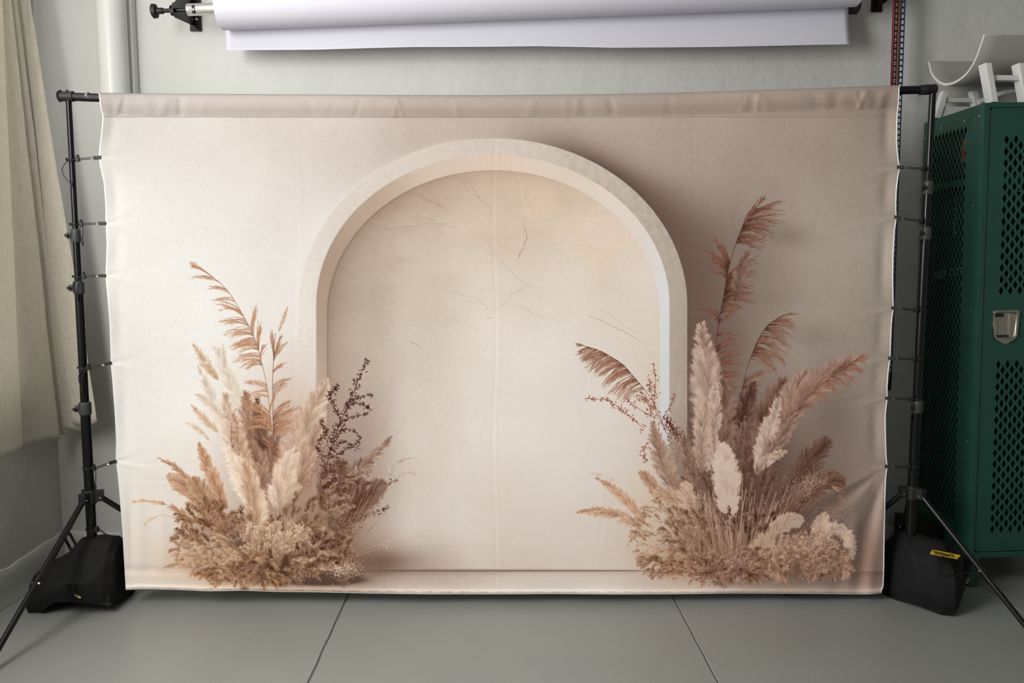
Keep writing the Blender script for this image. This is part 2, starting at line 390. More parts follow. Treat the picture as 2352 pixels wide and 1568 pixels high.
    def strokes(P0, P1, P2, c0, c1, w=0.9, a=1.0, taper=0.8, passes=1):
        """quadratic strokes; arrays (n,2), colours (n,3); w width in cloth units"""
        n = len(P0)
        if n == 0: return
        order = np.array_split(np.arange(n), passes)
        w = np.broadcast_to(np.asarray(w, float), (n,)); a = np.broadcast_to(np.asarray(a, float), (n,))
        for idx in order:
            if len(idx) == 0: continue
            L = np.hypot(*(P1[idx]-P0[idx]).T)+np.hypot(*(P2[idx]-P1[idx]).T)
            M = max(4, int(np.percentile(L, 90)*PS/0.8))
            t = np.linspace(0, 1, M)[None, :, None]
            p = ((1-t)**2)*P0[idx][:, None]+2*t*(1-t)*P1[idx][:, None]+t*t*P2[idx][:, None]
            col = c0[idx][:, None]*(1-t)+c1[idx][:, None]*t
            th = t[..., 0]
            wid = w[idx][:, None]*PS*(1-taper*th)
            dens = (L[:, None]*PS/M)
            step = np.broadcast_to(dens, wid.shape)
            nw = max(1, int(math.ceil(w[idx].max()*PS/0.9)))
            d = np.diff(p, axis=1); d = np.concatenate([d, d[:, -1:]], 1)
            nn = np.hypot(d[..., 0], d[..., 1])+1e-6
            nx, ny = -d[..., 1]/nn, d[..., 0]/nn
            for j in range(nw):
                o = ((j+0.5)/nw-0.5)*wid if nw > 1 else 0*wid
                wt = 1.7*step*np.minimum(wid, nw)/nw*a[idx][:, None]
                splat(((p[..., 0]-PX0)*PS+o*nx).ravel(), ((p[..., 1]-PY0)*PS+o*ny).ravel(), wt.ravel(), col.reshape(-1, 3))
    def spine(pts, s):
        pts = np.asarray(pts, float)
        if len(pts) == 3:
            s_ = s[:, None]
            p = (1-s_)**2*pts[0]+2*s_*(1-s_)*(2*pts[1]-0.5*(pts[0]+pts[2]))+s_*s_*pts[2]
            q = 2*(1-s_)*((2*pts[1]-0.5*(pts[0]+pts[2]))-pts[0])+2*s_*(pts[2]-(2*pts[1]-0.5*(pts[0]+pts[2])))
        else:
            d = np.r_[0, np.cumsum(np.hypot(*np.diff(pts, axis=0).T))]; d /= d[-1]
            def cr(s):
                p = np.stack([np.interp(s, d, pts[:, k]) for k in (0, 1)], 1); return p
            e = 0.04
            p = (cr(np.clip(s-e, 0, 1))+cr(s)+cr(np.clip(s+e, 0, 1)))/3
            q = cr(np.clip(s+e, 0, 1))-cr(np.clip(s-e, 0, 1))
        q = q/(np.hypot(q[:, 0], q[:, 1])[:, None]+1e-6)
        return p, q
    A = lambda c: np.array(c, float)
    def plume(pts, w, dark, light, tufts=60, hairs=16, fwd=1.0, droop=0.0, side=0, thick=0.7, a=0.8, jit=14, rootw=0.18, s0=0.0, s1=1.0, prof=0.7, lit=0, stem=None, clump=0.09):
        """feathery head along a spine; w = half width; side -1/1 puts hairs on one side only"""
        if stem is not None:
            sp, _ = spine(pts, np.linspace(0, 1, 24))
            P = np.stack([sp[:-1], (sp[:-1]+sp[1:])/2, sp[1:]], 1)
            cc = np.repeat(A(stem)[None], 23, 0)
            strokes(P[:, 0], P[:, 1], P[:, 2], cc, cc, 1.1, 0.9, 0.0)
        pts = np.asarray(pts, float)
        Ls = np.hypot(*np.diff(pts, axis=0).T).sum()
        s = s0+(s1-s0)*np.sort(rng.random(tufts))[::-1]
        sgn = np.where(rng.random(tufts) < 0.5, -1, 1) if side == 0 else np.where(rng.random(tufts) < 0.85, side, -side)
        p, q = spine(pts, s)
        n = np.stack([-q[:, 1], q[:, 0]], 1)
        rel = (s-s0)/(s1-s0)
        W = w*np.clip(np.sin(np.pi*np.clip(0.10+0.86*rel**prof, 0, 1)), 0.05, 1)**0.8
        out = rng.random(tufts)**0.6*sgn
        tip = p+n*(W*out)[:, None]+q*(W*(0.55+0.5*rng.random(tufts))*fwd)[:, None]
        tip[:, 1] += droop*W
        tip += q*((1-np.abs(out))*W*0.6)[:, None]
        base_l = rng.random(tufts)
        for grp in np.array_split(np.arange(tufts), max(4, tufts//9)):
            k = np.repeat(grp, hairs); m_ = len(k)
            r0 = p[k]+n[k]*(rng.normal(0, 1, m_)*W[k]*rootw+W[k]*out[k]*0.12)[:, None]-q[k]*(rng.random(m_)*W[k]*0.5)[:, None]
            t_ = tip[k]+rng.normal(0, 1, (m_, 2))*(W[k]*clump)[:, None]
            mid = (r0+t_)/2+q[k]*(W[k]*0.22*fwd)[:, None]+rng.normal(0, 1, (m_, 2))*(W[k]*0.05)[:, None]
            mid[:, 1] -= abs(droop)*W[k]*0.5
            lt = np.clip(base_l[k]*0.75+0.25*rng.random(m_)+lit*out[k]*0.35, 0, 1)[:, None]
            jj = rng.normal(0, jit, (m_, 1))
            cl = A(dark)*(1-lt)+A(light)*lt
            tv = (rng.random(tufts)[k][:, None]-0.6)*26
            c0 = (A(dark)*0.80+cl*0.20)*0.88+jj+tv; c1 = cl*0.75+A(light)*0.25+jj+tv*0.5
            strokes(r0, mid, t_, c0, c1, thick, a, 0.75)
    def reed(stem, col, dk, fronds, thick=1.0):
        """thin stem with drooping fronds; fronds: (s on stem, dx, dy of the tip, strokes, spread)"""
        st = np.asarray(stem, float)
        sp, _ = spine(st, np.linspace(0, 1, 40))
        cc = np.repeat(A(dk)[None], 39, 0)
        strokes(sp[:-1], (sp[:-1]+sp[1:])/2, sp[1:], cc, cc, 1.2, 0.9, 0.0)
        for (s, dx, dy, n, spread) in fronds:
            b, q = spine(st, np.array([s]))
            L = math.hypot(dx, dy)
            o = rng.random(n)
            r0 = b+q*(rng.random(n)[:, None]-0.5)*L*0.35
            tips = b+A([dx, dy])+rng.normal(0, 1, (n, 2))*spread
            ln = (0.55+0.45*rng.random(n))[:, None]
            tips = r0+(tips-r0)*ln
            mid = (r0+tips)/2+q*L*0.17*ln+A([0, -L*0.06])
            jj = rng.normal(0, 12, (n, 1))
            c0 = A(dk)+jj; c1 = A(col)+jj
            strokes(r0, mid, tips, c0, c1, thick*(0.7+0.7*o), 0.75, 0.7, passes=3)
            # small spikelets along each strand
            m_ = n*7; k = rng.integers(0, n, m_); t = (0.25+0.75*rng.random(m_))[:, None]
            pp = (1-t)**2*r0[k]+2*t*(1-t)*mid[k]+t*t*tips[k]
            dr = (tips[k]-r0[k]); dr /= np.hypot(dr[:, 0], dr[:, 1])[:, None]+1e-6
            e = pp+dr*(5+5*rng.random(m_))[:, None]+rng.normal(0, 1.6, (m_, 2))
            jj = rng.normal(0, 14, (m_, 1))
            strokes(pp, (pp+e)/2, e, A(col)+jj, A(col)*0.6+A(dk)*0.4+jj, 0.9, 0.6, 0.6)
    def twig(stem, col, nleaf, size, spread, branches=()):
        st = np.asarray(stem, float)
        sp, _ = spine(st, np.linspace(0, 1, 30))
        cc = np.repeat(A(col)[None], 29, 0)
        strokes(sp[:-1], (sp[:-1]+sp[1:])/2, sp[1:], cc, cc, 1.0, 0.8, 0.0)
        s = rng.random(nleaf)
        p, q = spine(st, s)
        ang = rng.uniform(-1, 1, nleaf)*2.6
        ca, sa = np.cos(ang), np.sin(ang)
        d = np.stack([q[:, 0]*ca-q[:, 1]*sa, q[:, 0]*sa+q[:, 1]*ca], 1)
        o = rng.normal(0, 1, (nleaf, 2))*(spread*(1.1-s)+2.2)[:, None]
        a0 = p+o; a1 = a0+d*(size*(0.45+0.5*rng.random(nleaf)))[:, None]
        jj = rng.normal(0, 14, (nleaf, 1))
        strokes(a0, (a0+a1)/2+rng.normal(0, 0.8, (nleaf, 2)), a1, A(col)+jj, A(col)+jj+8, 2.3, 0.85, 0.55)
        for b in branches: twig(b, col, max(6, nleaf//5), size, 2.0)
    def dots(cx, cy, rx, ry, n, light, r=0.9, a=0.9, dark=None):
        g = rng.normal(0, 1, (n, 2))*A([rx, ry])*0.5+A([cx, cy])
        jj = rng.normal(0, 14, (n, 1))
        if dark is not None:
            k = n//2
            strokes(g[:k]+1.5, g[:k]+2, g[:k]+3+rng.normal(0, 2, (k, 2)), A(dark)+jj[:k], A(dark)+jj[:k], r*1.5, 0.5, 0.2)
            b = g[:k]; e = A([cx, cy+ry*1.4])+rng.normal(0, 5, (k, 2))
            strokes(e, (b+e)/2, b, A(dark)+jj[:k]+20, A(dark)+jj[:k]+25, 0.5, 0.25, 0)
        q = g+rng.normal(0, 1.1, (n, 2)); strokes(g, (g+q)/2, q, A(light)+jj, A(light)+jj-14, r*1.15, a*0.85, 0.4)
    def stems(x0, y0, sx, n, x1a, x1b, y1a, y1b, c0, c1, w=1.0, a=0.9):
        u = rng.random(n)
        b = np.stack([x0+(u-0.5)*sx, y0+rng.normal(0, 6, n)], 1)
        e = np.stack([x1a+(x1b-x1a)*(u*0.8+0.2*rng.random(n)), rng.uniform(y1a, y1b, n)], 1)
        jj = rng.normal(0, 14, (n, 1))
        strokes(b, (b+e)/2+A([(0), 0])+rng.normal(0, 3, (n, 2)), e, A(c0)+jj, A(c1)+jj, w*(0.7+0.6*rng.random(n)), a, 0.3, passes=4)
    def mound(cx, cy, R, n, dark, light, a0, a1, ln=(18, 34), w=9, ry=0.55, ox=0, oy=40):
        """many short feathery heads fanning away from (cx+ox, cy+oy)"""
        for _ in range(n):
            th = rng.uniform(0, 2*math.pi); rr = math.sqrt(rng.random())*R
            x, y = cx+rr*math.cos(th), cy+rr*math.sin(th)*ry
            dx, dy = x-(cx+ox), y-(cy+oy)
            an = math.atan2(dy, dx)+rng.normal(0, 0.35)
            l = rng.uniform(*ln)
            ex, ey = x+math.cos(an)*l, y+math.sin(an)*l
            mx, my = (x+ex)/2+rng.normal(0, 2), (y+ey)/2-l*0.12
            k = rng.uniform(a0, a1)
            lt = A(dark)*(1-k)+A(light)*k+8; dd = A(dark)*(1-k*0.3)+A(light)*k*0.3-46*rng.random()
            plume([(x, y), (mx, my), (ex, ey+abs(math.cos(an))*l*0.25)], w*rng.uniform(0.6, 1.1), dd, lt+20, tufts=16, hairs=12, thick=0.42, a=0.66, droop=0.25, jit=20, fwd=0.9, clump=0.26)

    # hairline cracks in the plaster
    def crack(pts, col=(150,136,124), a=0.5, w=0.8):
        pts = np.asarray(pts, float)
        n = int(np.hypot(*np.diff(pts, axis=0).T).sum()/5)+2
        s = np.linspace(0, 1, n); p, q = spine(pts, s) if len(pts) > 3 else (np.stack([np.interp(s, np.linspace(0, 1, len(pts)), pts[:, k]) for k in (0, 1)], 1), None)
        p = p+rng.normal(0, 1.1, p.shape)
        m_ = len(p)-1; al = a*np.clip(0.3+0.9*rng.random(m_), 0, 1)
        cc = np.repeat(A(col)[None], m_, 0)
        strokes(p[:-1], (p[:-1]+p[1:])/2, p[1:], cc, cc, w, al, 0.0)
    for pts, c, a in (
      ([(1063,405),(1085,430),(1105,460),(1125,478)], (150,125,108), .5), ([(1086,445),(1100,455),(1120,470)], (160,136,120), .4),
      ([(942,440),(965,450),(985,462),(1020,478)], (140,112,98), .5), ([(960,443),(990,460),(1010,470)], (150,122,108), .4),
      ([(1040,402),(1060,415),(1080,440)], (150,124,108), .4), ([(1205,445),(1215,465),(1228,492)], (168,144,124), .4),
      ([(1203,520),(1211,545),(1203,565),(1190,590)], (96,84,76), .75), ([(1205,500),(1203,520)], (140,124,110), .4),
      ([(870,520),(900,524),(950,518),(1000,512),(1055,523)], (150,126,112), .45), ([(985,502),(996,505)], (120,100,88), .5),
      ([(1102,530),(1120,560),(1150,600),(1180,630),(1210,655)], (168,152,136), .45), ([(1150,560),(1170,572),(1185,580)], (170,154,140), .4),
      ([(1215,652),(1190,668),(1170,675)], (150,140,130), .5), ([(1213,655),(1250,662),(1300,680)], (170,160,148), .35),
      ([(1034,670),(1060,676),(1090,682),(1130,714)], (160,146,134), .5), ([(1120,733),(1130,728)], (140,130,120), .7),
      ([(1134,714),(1160,695),(1180,680)], (170,158,146), .4), ([(1190,698),(1220,718),(1260,732),(1290,736)], (168,158,148), .45),
      ([(1350,725),(1380,735),(1420,755),(1450,770),(1465,782)], (122,116,108), .65), ([(1370,705),(1400,722),(1425,742),(1470,768)], (150,142,132), .45),
      ([(1010,722),(1040,732),(1070,740),(1100,762)], (172,160,148), .4), ([(940,782),(958,790),(966,798)], (120,108,98), .6),
      ([(975,868),(993,873)], (170,158,148), .4), ([(1320,560),(1390,572),(1440,588),(1475,608)], (178,164,148), .4),
      ([(1370,640),(1400,655),(1420,668)], (168,156,142), .35), ([(780,612),(800,625),(820,630)], (146,122,108), .5),
      ([(855,485),(880,500),(910,495)], (150,124,108), .3), ([(850,510),(880,530),(905,528)], (140,112,98), .35),
      ([(690,310),(700,330)], (180,166,154), .35), ([(855,315),(865,335),(872,350)], (160,144,132), .3), ([(622,622),(629,626)], (170,160,152), .6)):
        crack(pts, c, a)
    for _ in range(160):   # faint scratches in the top left corner of the niche and on the wall
        an = rng.uniform(-0.9, 0.7); cx = rng.uniform(800, 1480); cy = rng.uniform(430, 700)
        if ((cx-1133)/370)**2+((cy-722)/320)**2 > 1 and cy < 722: continue
        L = rng.uniform(4, 18)
        crack([(cx, cy), (cx+math.cos(an)*L, cy+math.sin(an)*L*0.5), (cx+2*math.cos(an)*L, cy+math.sin(an)*L*1.3)], (176,158,142), 0.16, 0.7)
    for _ in range(120):
        cx, cy = rng.uniform(1250, 2000), rng.uniform(290, 420); L = rng.uniform(6, 22)
        crack([(cx, cy), (cx+L*.7, cy+L*.6), (cx+L*1.4, cy+L*1.3)], (134,120,108) if rng.random() < .5 else (186,172,160), 0.14, 0.8)
    for _ in range(110):
        cx, cy = rng.uniform(740, 960), rng.uniform(285, 400); L = rng.uniform(5, 16)
        crack([(cx, cy), (cx+L*.5, cy+L*.6), (cx+L*.9, cy+L*1.3)], (176,160,148) if rng.random() < .6 else (226,216,206), 0.16, 0.8)

    # ================= left bouquet =================
    soft(560, 1010, 130, 230, (240,232,222), 0.55)
    soft(690, 1080, 110, 170, (196,166,146), 0.55, 0.1)
    soft(640, 1110, 110, 140, (150,116,96), 0.72)
    soft(800, 1120, 80, 150, (150,126,114), 0.62, 0.12)
    soft(815, 1040, 40, 120, (158,140,132), 0.4, 0.2)
    soft(850, 1290, 90, 26, (110,86,74), 0.85)
    soft(600, 1290, 200, 60, (176,144,116), 0.85)
    soft(690, 1270, 120, 60, (140,108,88), 0.6)
    soft(655, 960, 50, 110, (210,184,164), 0.5)
    soft(715, 850, 12, 60, (222,212,202), 0.5); soft(668, 820, 18, 34, (216,208,200), 0.4)
    cream, peach, tan, brn = (246,234,218), (232,202,170), (206,168,134), (150,112,90)
    for pts, w, d, l, a in (
      ([(600,1080),(545,930),(492,790)], 34, (232,212,188), (246,238,228), .5), ([(560,1060),(500,940),(455,840)], 24, (232,206,178), (246,236,224), .42),
      ([(500,870),(470,830),(444,790)], 15, (226,188,150), (240,222,202), .5), ([(520,960),(480,925),(450,905)], 14, (232,206,180), (244,232,218), .4),
      ([(500,990),(468,960),(440,930)], 13, (228,190,152), (242,224,204), .5), ([(560,960),(530,880),(500,800)], 24, (234,214,190), (248,240,230), .45),
      ([(545,920),(520,850),(512,790)], 14, (236,212,184), (246,236,222), .35), ([(480,1010),(455,985),(428,970)], 9, (236,206,174), (244,230,214), .4),
      ([(600,1000),(540,900),(530,850)], 30, (236,218,196), (248,238,226), .5), ([(640,760),(652,730),(660,705)], 6, (222,184,150), (238,220,200), .6)):
        plume(pts, w, d, l, tufts=70, hairs=14, a=a*0.6, thick=0.9)
    plume([(610,1150),(580,1020),(565,900)], 36, (164,124,102), (216,182,156), tufts=120, hairs=18)
    plume([(640,1150),(606,1020),(590,915)], 26, (128,94,78), (180,144,122), tufts=100, hairs=16)
    plume([(560,1090),(535,1000),(515,905)], 32, (206,172,142), (246,228,208), tufts=120, hairs=18, lit=-1)
    plume([(575,1130),(552,1040),(535,950)], 26, (196,158,128), (236,210,184), tufts=100, hairs=16)
    plume([(640,1150),(625,1080),(640,1000)], 30, (150,116,96), (196,160,136), tufts=90, hairs=14)
    plume([(655,1170),(700,1070),(740,960)], 34, (160,124,104), (206,172,148), tufts=90, hairs=14)
    plume([(605,1170),(600,1110),(608,1040)], 24, (168,132,110), (212,178,154), tufts=70, hairs=12)
    for x, h, w in ((543,95,7), (531,80,6), (536,60,5)):
        plume([(x+4, 1055), (x+2, 1000), (x, 1050-h)], w, (190,152,124), (238,212,186), tufts=40, hairs=12)
    reed([(628,1160),(627,1019),(614,884),(586,774),(546,701),(516,655),(448,607)], (206,158,120), (176,128,96), [
      (0.99, -14, -4, 8, 2), (0.93, -46, -26, 10, 3), (0.90, -50, -6, 8, 3), (0.84, -42, -8, 8, 3), (0.80, -40, 2, 6, 3), (0.74, -58, -20, 14, 5), (0.70, -62, 0, 14, 5), (0.66, -64, 8, 16, 6), (0.62, -62, 12, 16, 6),
      (0.66, 12, -56, 12, 4), (0.60, 6, -60, 16, 5), (0.60, -56, 4, 16, 6), (0.56, -66, 8, 14, 5), (0.54, -50, 14, 12, 5), (0.56, 10, -30, 8, 4), (0.44, -52, -14, 9, 4), (0.42, -52, 8, 9, 4), (0.33, -66, -36, 18, 6), (0.31, -56, -10, 16, 6), (0.29, -60, 0, 12, 5), (0.36, 14, -40, 5, 3)])
    reed([(627,1150),(627,958),(626,866),(629,811),(633,760)], (196,150,118), (150,108,86), [
      (0.86, -8, -56, 10, 3), (0.84, 18, -52, 12, 4), (0.84, 26, -34, 10, 4), (0.76, 30, -18, 8, 3), (0.66, 42, -24, 8, 3), (0.62, 30, -22, 6, 3),
      (0.50, 42, -34, 14, 5), (0.46, 58, -34, 18, 6), (0.42, 58, -16, 20, 7), (0.40, 50, 2, 16, 6), (0.38, 40, -48, 10, 5), (0.30, 54, -20, 14, 6), (0.28, 42, 6, 12, 6), (0.20, 36, -34, 12, 5), (0.16, 40, -16, 10, 5), (0.30, -24, -30, 6, 4)])
    dots(740, 1050, 34, 50, 140, (196,166,142), 0.7, 0.5, (120,88,74))
    dots(690, 1040, 40, 34, 120, (150,116,96), 0.6, 0.4, (120,88,74))
    plume([(648,1160),(690,1020),(748,878)], 44, (190,154,128), (240,218,196), tufts=240, hairs=22, lit=0.8, jit=10)
    plume([(640,1170),(648,1110),(680,1030)], 34, (206,172,146), (246,226,204), tufts=170, hairs=20, lit=-0.6, jit=9)
    plume([(690,1110),(715,1030),(742,960)], 26, (182,146,122), (224,194,168), tufts=90, hairs=14)
    # dark leafy twigs
    plume([(770,1180),(800,1110),(850,1060)], 34, (118,88,74), (176,144,124), tufts=110, hairs=14)
    plume([(740,1170),(760,1100),(790,1060)], 30, (112,84,70), (168,134,112), tufts=80, hairs=12)
    plume([(770,1230),(830,1150),(880,1110)], 34, (112,82,68), (170,136,114), tufts=110, hairs=14)
    plume([(790,1110),(845,1060),(900,1000)], 20, (160,130,112), (218,192,168), tufts=70, hairs=14, droop=0.3)
    plume([(890,1110),(912,1062),(958,1052)], 10, (206,184,164), (226,208,190), tufts=30, hairs=8, a=.45)
    plume([(900,1120),(925,1088),(955,1090)], 7, (206,184,164), (226,208,190), tufts=20, hairs=8, a=.4)
    twig([(745,1090),(762,1020),(790,950),(812,900),(843,822)], (92,62,56), 170, 8.5, 5, branches=(
      [(790,950),(815,925),(850,938)], [(800,925),(830,910),(858,908)], [(775,985),(800,960),(845,952)], [(770,1000),(800,985),(830,1005)], [(765,1010),(745,990),(740,965)],
      [(760,1030),(790,1015),(822,1030)], [(780,960),(765,930),(755,900)], [(756,1050),(790,1035),(830,1005)], [(757,905),(768,895),(776,882)], [(752,1050),(730,1030),(740,1000)]))
    soft(880, 1120, 24, 18, (190,174,162), 0.3)
    twig([(870,1150),(895,1110),(915,1102)], (120,96,84), 14, 6, 1.5)
    for pts, w in (([(745,1140),(770,1115),(800,1118)], 9), ([(748,1165),(775,1140),(805,1142)], 10), ([(735,1120),(755,1095),(780,1092)], 8), ([(730,1200),(775,1170),(815,1160)], 13)):
        plume(pts, w, (156,120,100), (222,192,164), tufts=50, hairs=14, droop=0.2)
    for k in range(7):
        x, y = rng.uniform(770, 850), rng.uniform(1065, 1120)
        plume([(x, y+30), (x-8+rng.normal(0, 6), y+6), (x+18, y)], 10, (124,92,78), (186,152,130), tufts=26, hairs=10, droop=.4)
    twig([(800,1200),(850,1180),(895,1165)], (110,78,66), 30, 8, 3)
    twig([(830,1210),(855,1160),(885,1120)], (150,112,92), 40, 6, 8)
    stems(765, 1300, 20, 16, 800, 905, 1090, 1190, (150,116,96), (196,162,136), 0.9, 0.8)
    dots(838, 1078, 16, 8, 26, (240,228,212), 1.1, .9); dots(842, 1095, 10, 18, 34, (232,216,198), 0.9, .8)
    dots(800, 1195, 34, 30, 190, (206,170,140), 1.3, .85, (124,90,74)); dots(775, 1210, 26, 26, 130, (214,180,150), 1.4, .85, (110,78,64))
    dots(712, 1088, 14, 26, 70, (214,184,156), 1.0, .8, (150,114,94)); dots(888, 1252, 16, 14, 34, (232,222,210), 1.2, .9)
    stems(790, 1290, 10, 3, 870, 880, 1243, 1262, (190,162,140), (214,194,176), 0.7, 0.7)
    soft(705, 1175, 60, 50, (166,132,110), 0.6); mound(715, 1185, 60, 40, (140,106,86), (210,176,148), 0.2, 0.8, (16, 30), 9, 0.8, -60, 80)
    # bright left side plumes
    plume([(520,1165),(485,1090),(457,1018)], 20, (192,142,106), (234,200,168), tufts=120, hairs=16)
    plume([(600,1215),(570,1120),(525,1040)], 34, (226,194,162), (250,236,218), tufts=200, hairs=20, lit=-0.8, jit=8)
    plume([(585,1210),(578,1130),(560,1060)], 24, (200,160,128), (232,204,176), tufts=110, hairs=16)
    plume([(505,1215),(440,1135),(388,1092)], 26, (184,138,106), (230,198,170), tufts=140, hairs=16)
    plume([(440,1110),(405,1075),(362,1050)], 11, (200,154,118), (236,206,178), tufts=50, hairs=12)
    plume([(520,1220),(470,1140),(440,1105)], 28, (170,130,100), (222,188,154), tufts=120, hairs=16)
    plume([(450,1230),(415,1175),(345,1150)], 11, (196,150,116), (232,202,174), tufts=60, hairs=12)
    reed([(445,1225),(400,1165),(360,1150),(312,1152)], (222,180,138), (200,154,114), [(0.98, -8, 0, 6, 1), (0.8, -22, -2, 10, 1.5), (0.6, -26, -4, 10, 2)], 0.8)
    reed([(440,1230),(405,1190),(370,1180),(338,1198)], (226,190,152), (206,164,124), [(0.98, -6, 6, 5, 1), (0.8, -18, 8, 7, 2)], 0.7)
    soft(520, 1215, 50, 26, (110,76,62), 0.75); soft(700, 1200, 60, 30, (150,116,94), 0.5)
    soft(475, 1195, 50, 30, (156,116,88), 0.6)
    mound(480, 1195, 60, 50, (150,110,84), (226,192,158), 0.3, 0.9, (16, 30), 9, 0.5)
    dots(530, 1215, 34, 18, 160, (150,112,92), 1.1, .7, (84,56,46))
    plume([(560,1290),(520,1240),(490,1190)], 20, (160,120,92), (216,180,146), tufts=60, hairs=14)
    soft(610, 1290, 150, 40, (120,88,70), 0.6); soft(760, 1240, 50, 50, (110,82,68), 0.5)
    # base of the bouquet
    stems(612, 1320, 60, 60, 530, 700, 1170, 1230, (170,132,102), (226,196,164), 1.0, 0.8)
    mound(600, 1262, 195, 150, (140,102,78), (226,194,160), 0.35, 1.0, (22, 42), 12, 0.34, 0, 90)
    for k in range(34):
        an = math.radians(rng.uniform(195, 345)); r0 = rng.uniform(50, 80); r1 = r0+rng.uniform(30, 55)
        x0, y0, x1, y1 = 612+math.cos(an)*r0*1.5, 1300+math.sin(an)*r0*0.8, 612+math.cos(an)*r1*1.5, 1300+math.sin(an)*r1*0.85
        plume([(x0, y0), ((x0+x1)/2, (y0+y1)/2-4), (x1, y1+6)], 11, (176,138,108), (240,214,184), tufts=34, hairs=14, droop=0.2)
    stems(612, 1318, 50, 34, 560, 690, 1200, 1250, (150,110,84), (232,204,172), 1.1, 0.9)
    for k in range(16):
        x = rng.uniform(560, 690)
        plume([(x, 1240), (x+rng.normal(0, 5), 1218), (x+rng.normal(0, 10), 1196)], 7, (206,170,138), (246,224,198), tufts=22, hairs=12)
    dots(565, 1250, 44, 34, 260, (206,172,140), 1.2, .7, (110,78,62)); dots(560, 1300, 30, 40, 220, (196,156,126), 1.2, .7, (96,66,54))
    dots(530, 1230, 26, 20, 120, (222,196,170), 1.0, .8)
    mound(520, 1300, 90, 70, (168,126,94), (228,194,156), 0.4, 1.0, (18, 34), 11, 0.28, 40, 10)
    mound(660, 1305, 90, 60, (132,96,76), (222,188,156), 0.3, 1.0, (18, 32), 11, 0.3, -20, 10)
    soft(600, 1330, 60, 10, (90,62,50), 0.55)
    for cx_, cy_, rx_, ry_, a_ in ((560,1265,14,30,.4),(545,1245,20,16,.5),(598,1315,10,16,.25),(655,1285,12,22,.2),(700,1265,20,16,.4),(480,1275,26,12,.35),(500,1310,40,12,.35),(750,1310,20,10,.55),(640,1250,30,8,.3)):
        soft(cx_, cy_, rx_, ry_, (84,58,46), a_)
    for k in range(60):
        an = math.radians(rng.uniform(185, 355)); r0 = rng.uniform(40, 105); r1 = r0+rng.uniform(22, 40)
        x0, y0, x1, y1 = 612+math.cos(an)*r0*1.75, 1318+math.sin(an)*r0*0.95, 612+math.cos(an)*r1*1.75, 1318+math.sin(an)*r1*0.95
        plume([(x0, y0), ((x0+x1)/2, (y0+y1)/2-4), (x1, y1+6)], rng.uniform(6, 11), (178,138,108), (248,224,194), tufts=24, hairs=14, thick=0.42, a=0.6, droop=0.2, clump=0.2, jit=18); soft(655, 1310, 7, 20, (90,62,50), 0.12); soft(740, 1330, 50, 7, (96,74,64), .7)
    mound(600, 1322, 130, 50, (150,112,86), (222,188,152), 0.4, 1.0, (14, 26), 9, 0.12, 0, -14)
    mound(745, 1268, 60, 55, (130,94,76), (212,176,146), 0.3, 1.0, (16, 30), 10, 0.5, -40, 30)
    dots(690, 1318, 30, 16, 120, (216,196,176), 1.2, .8, (110,80,66))
    dots(789, 1312, 40, 20, 330, (226,204,178), 1.5, .9, (120,92,76)); dots(795, 1300, 46, 16, 90, (236,222,204), 1.3, .9)
    # hazy outline at the left foot
    soft(425, 1268, 30, 34, (196,166,136), 0.35)
    for k in range(60):
        x, y = rng.uniform(405, 440), rng.uniform(1225, 1310)
        strokes(A([[x+30, y+8]]), A([[x+14, y]]), A([[x-8*rng.random(), y-rng.uniform(-8, 10)]]), A([[190,156,126]]), A([[214,188,162]]), 0.6, 0.5)

    # ================= right bouquet =================
    soft(1740, 1090, 130, 180, (92,70,61), 0.85, 0.15); soft(1630, 1120, 90, 140, (112,86,74), 0.85)
    soft(1800, 540, 60, 26, (128,112,102), 0.6, 0.1); soft(1700, 600, 50, 60, (136,120,110), 0.5)
    soft(1770, 690, 60, 30, (132,118,108), 0.3); soft(1870, 770, 60, 34, (130,116,106), 0.5); soft(1910, 960, 70, 120, (112,98,90), 0.7)
    soft(1650, 820, 60, 100, (110,88,78), 0.6); soft(1720, 880, 60, 60, (140,124,114), 0.5); soft(1880, 860, 40, 60, (136,122,112), 0.4)
    soft(1930, 1180, 70, 110, (114,98,90), 0.6); soft(1760, 1270, 220, 60, (110,84,70), 0.8)
    soft(1560, 1240, 90, 90, (206,178,146), 0.6); soft(1480, 1150, 70, 60, (222,200,176), 0.4)
    soft(1690, 1200, 90, 60, (92,68,58), 0.75); soft(1840, 1160, 90, 70, (108,84,72), .7)
    rd, rk = (150,112,94), (104,72,60)
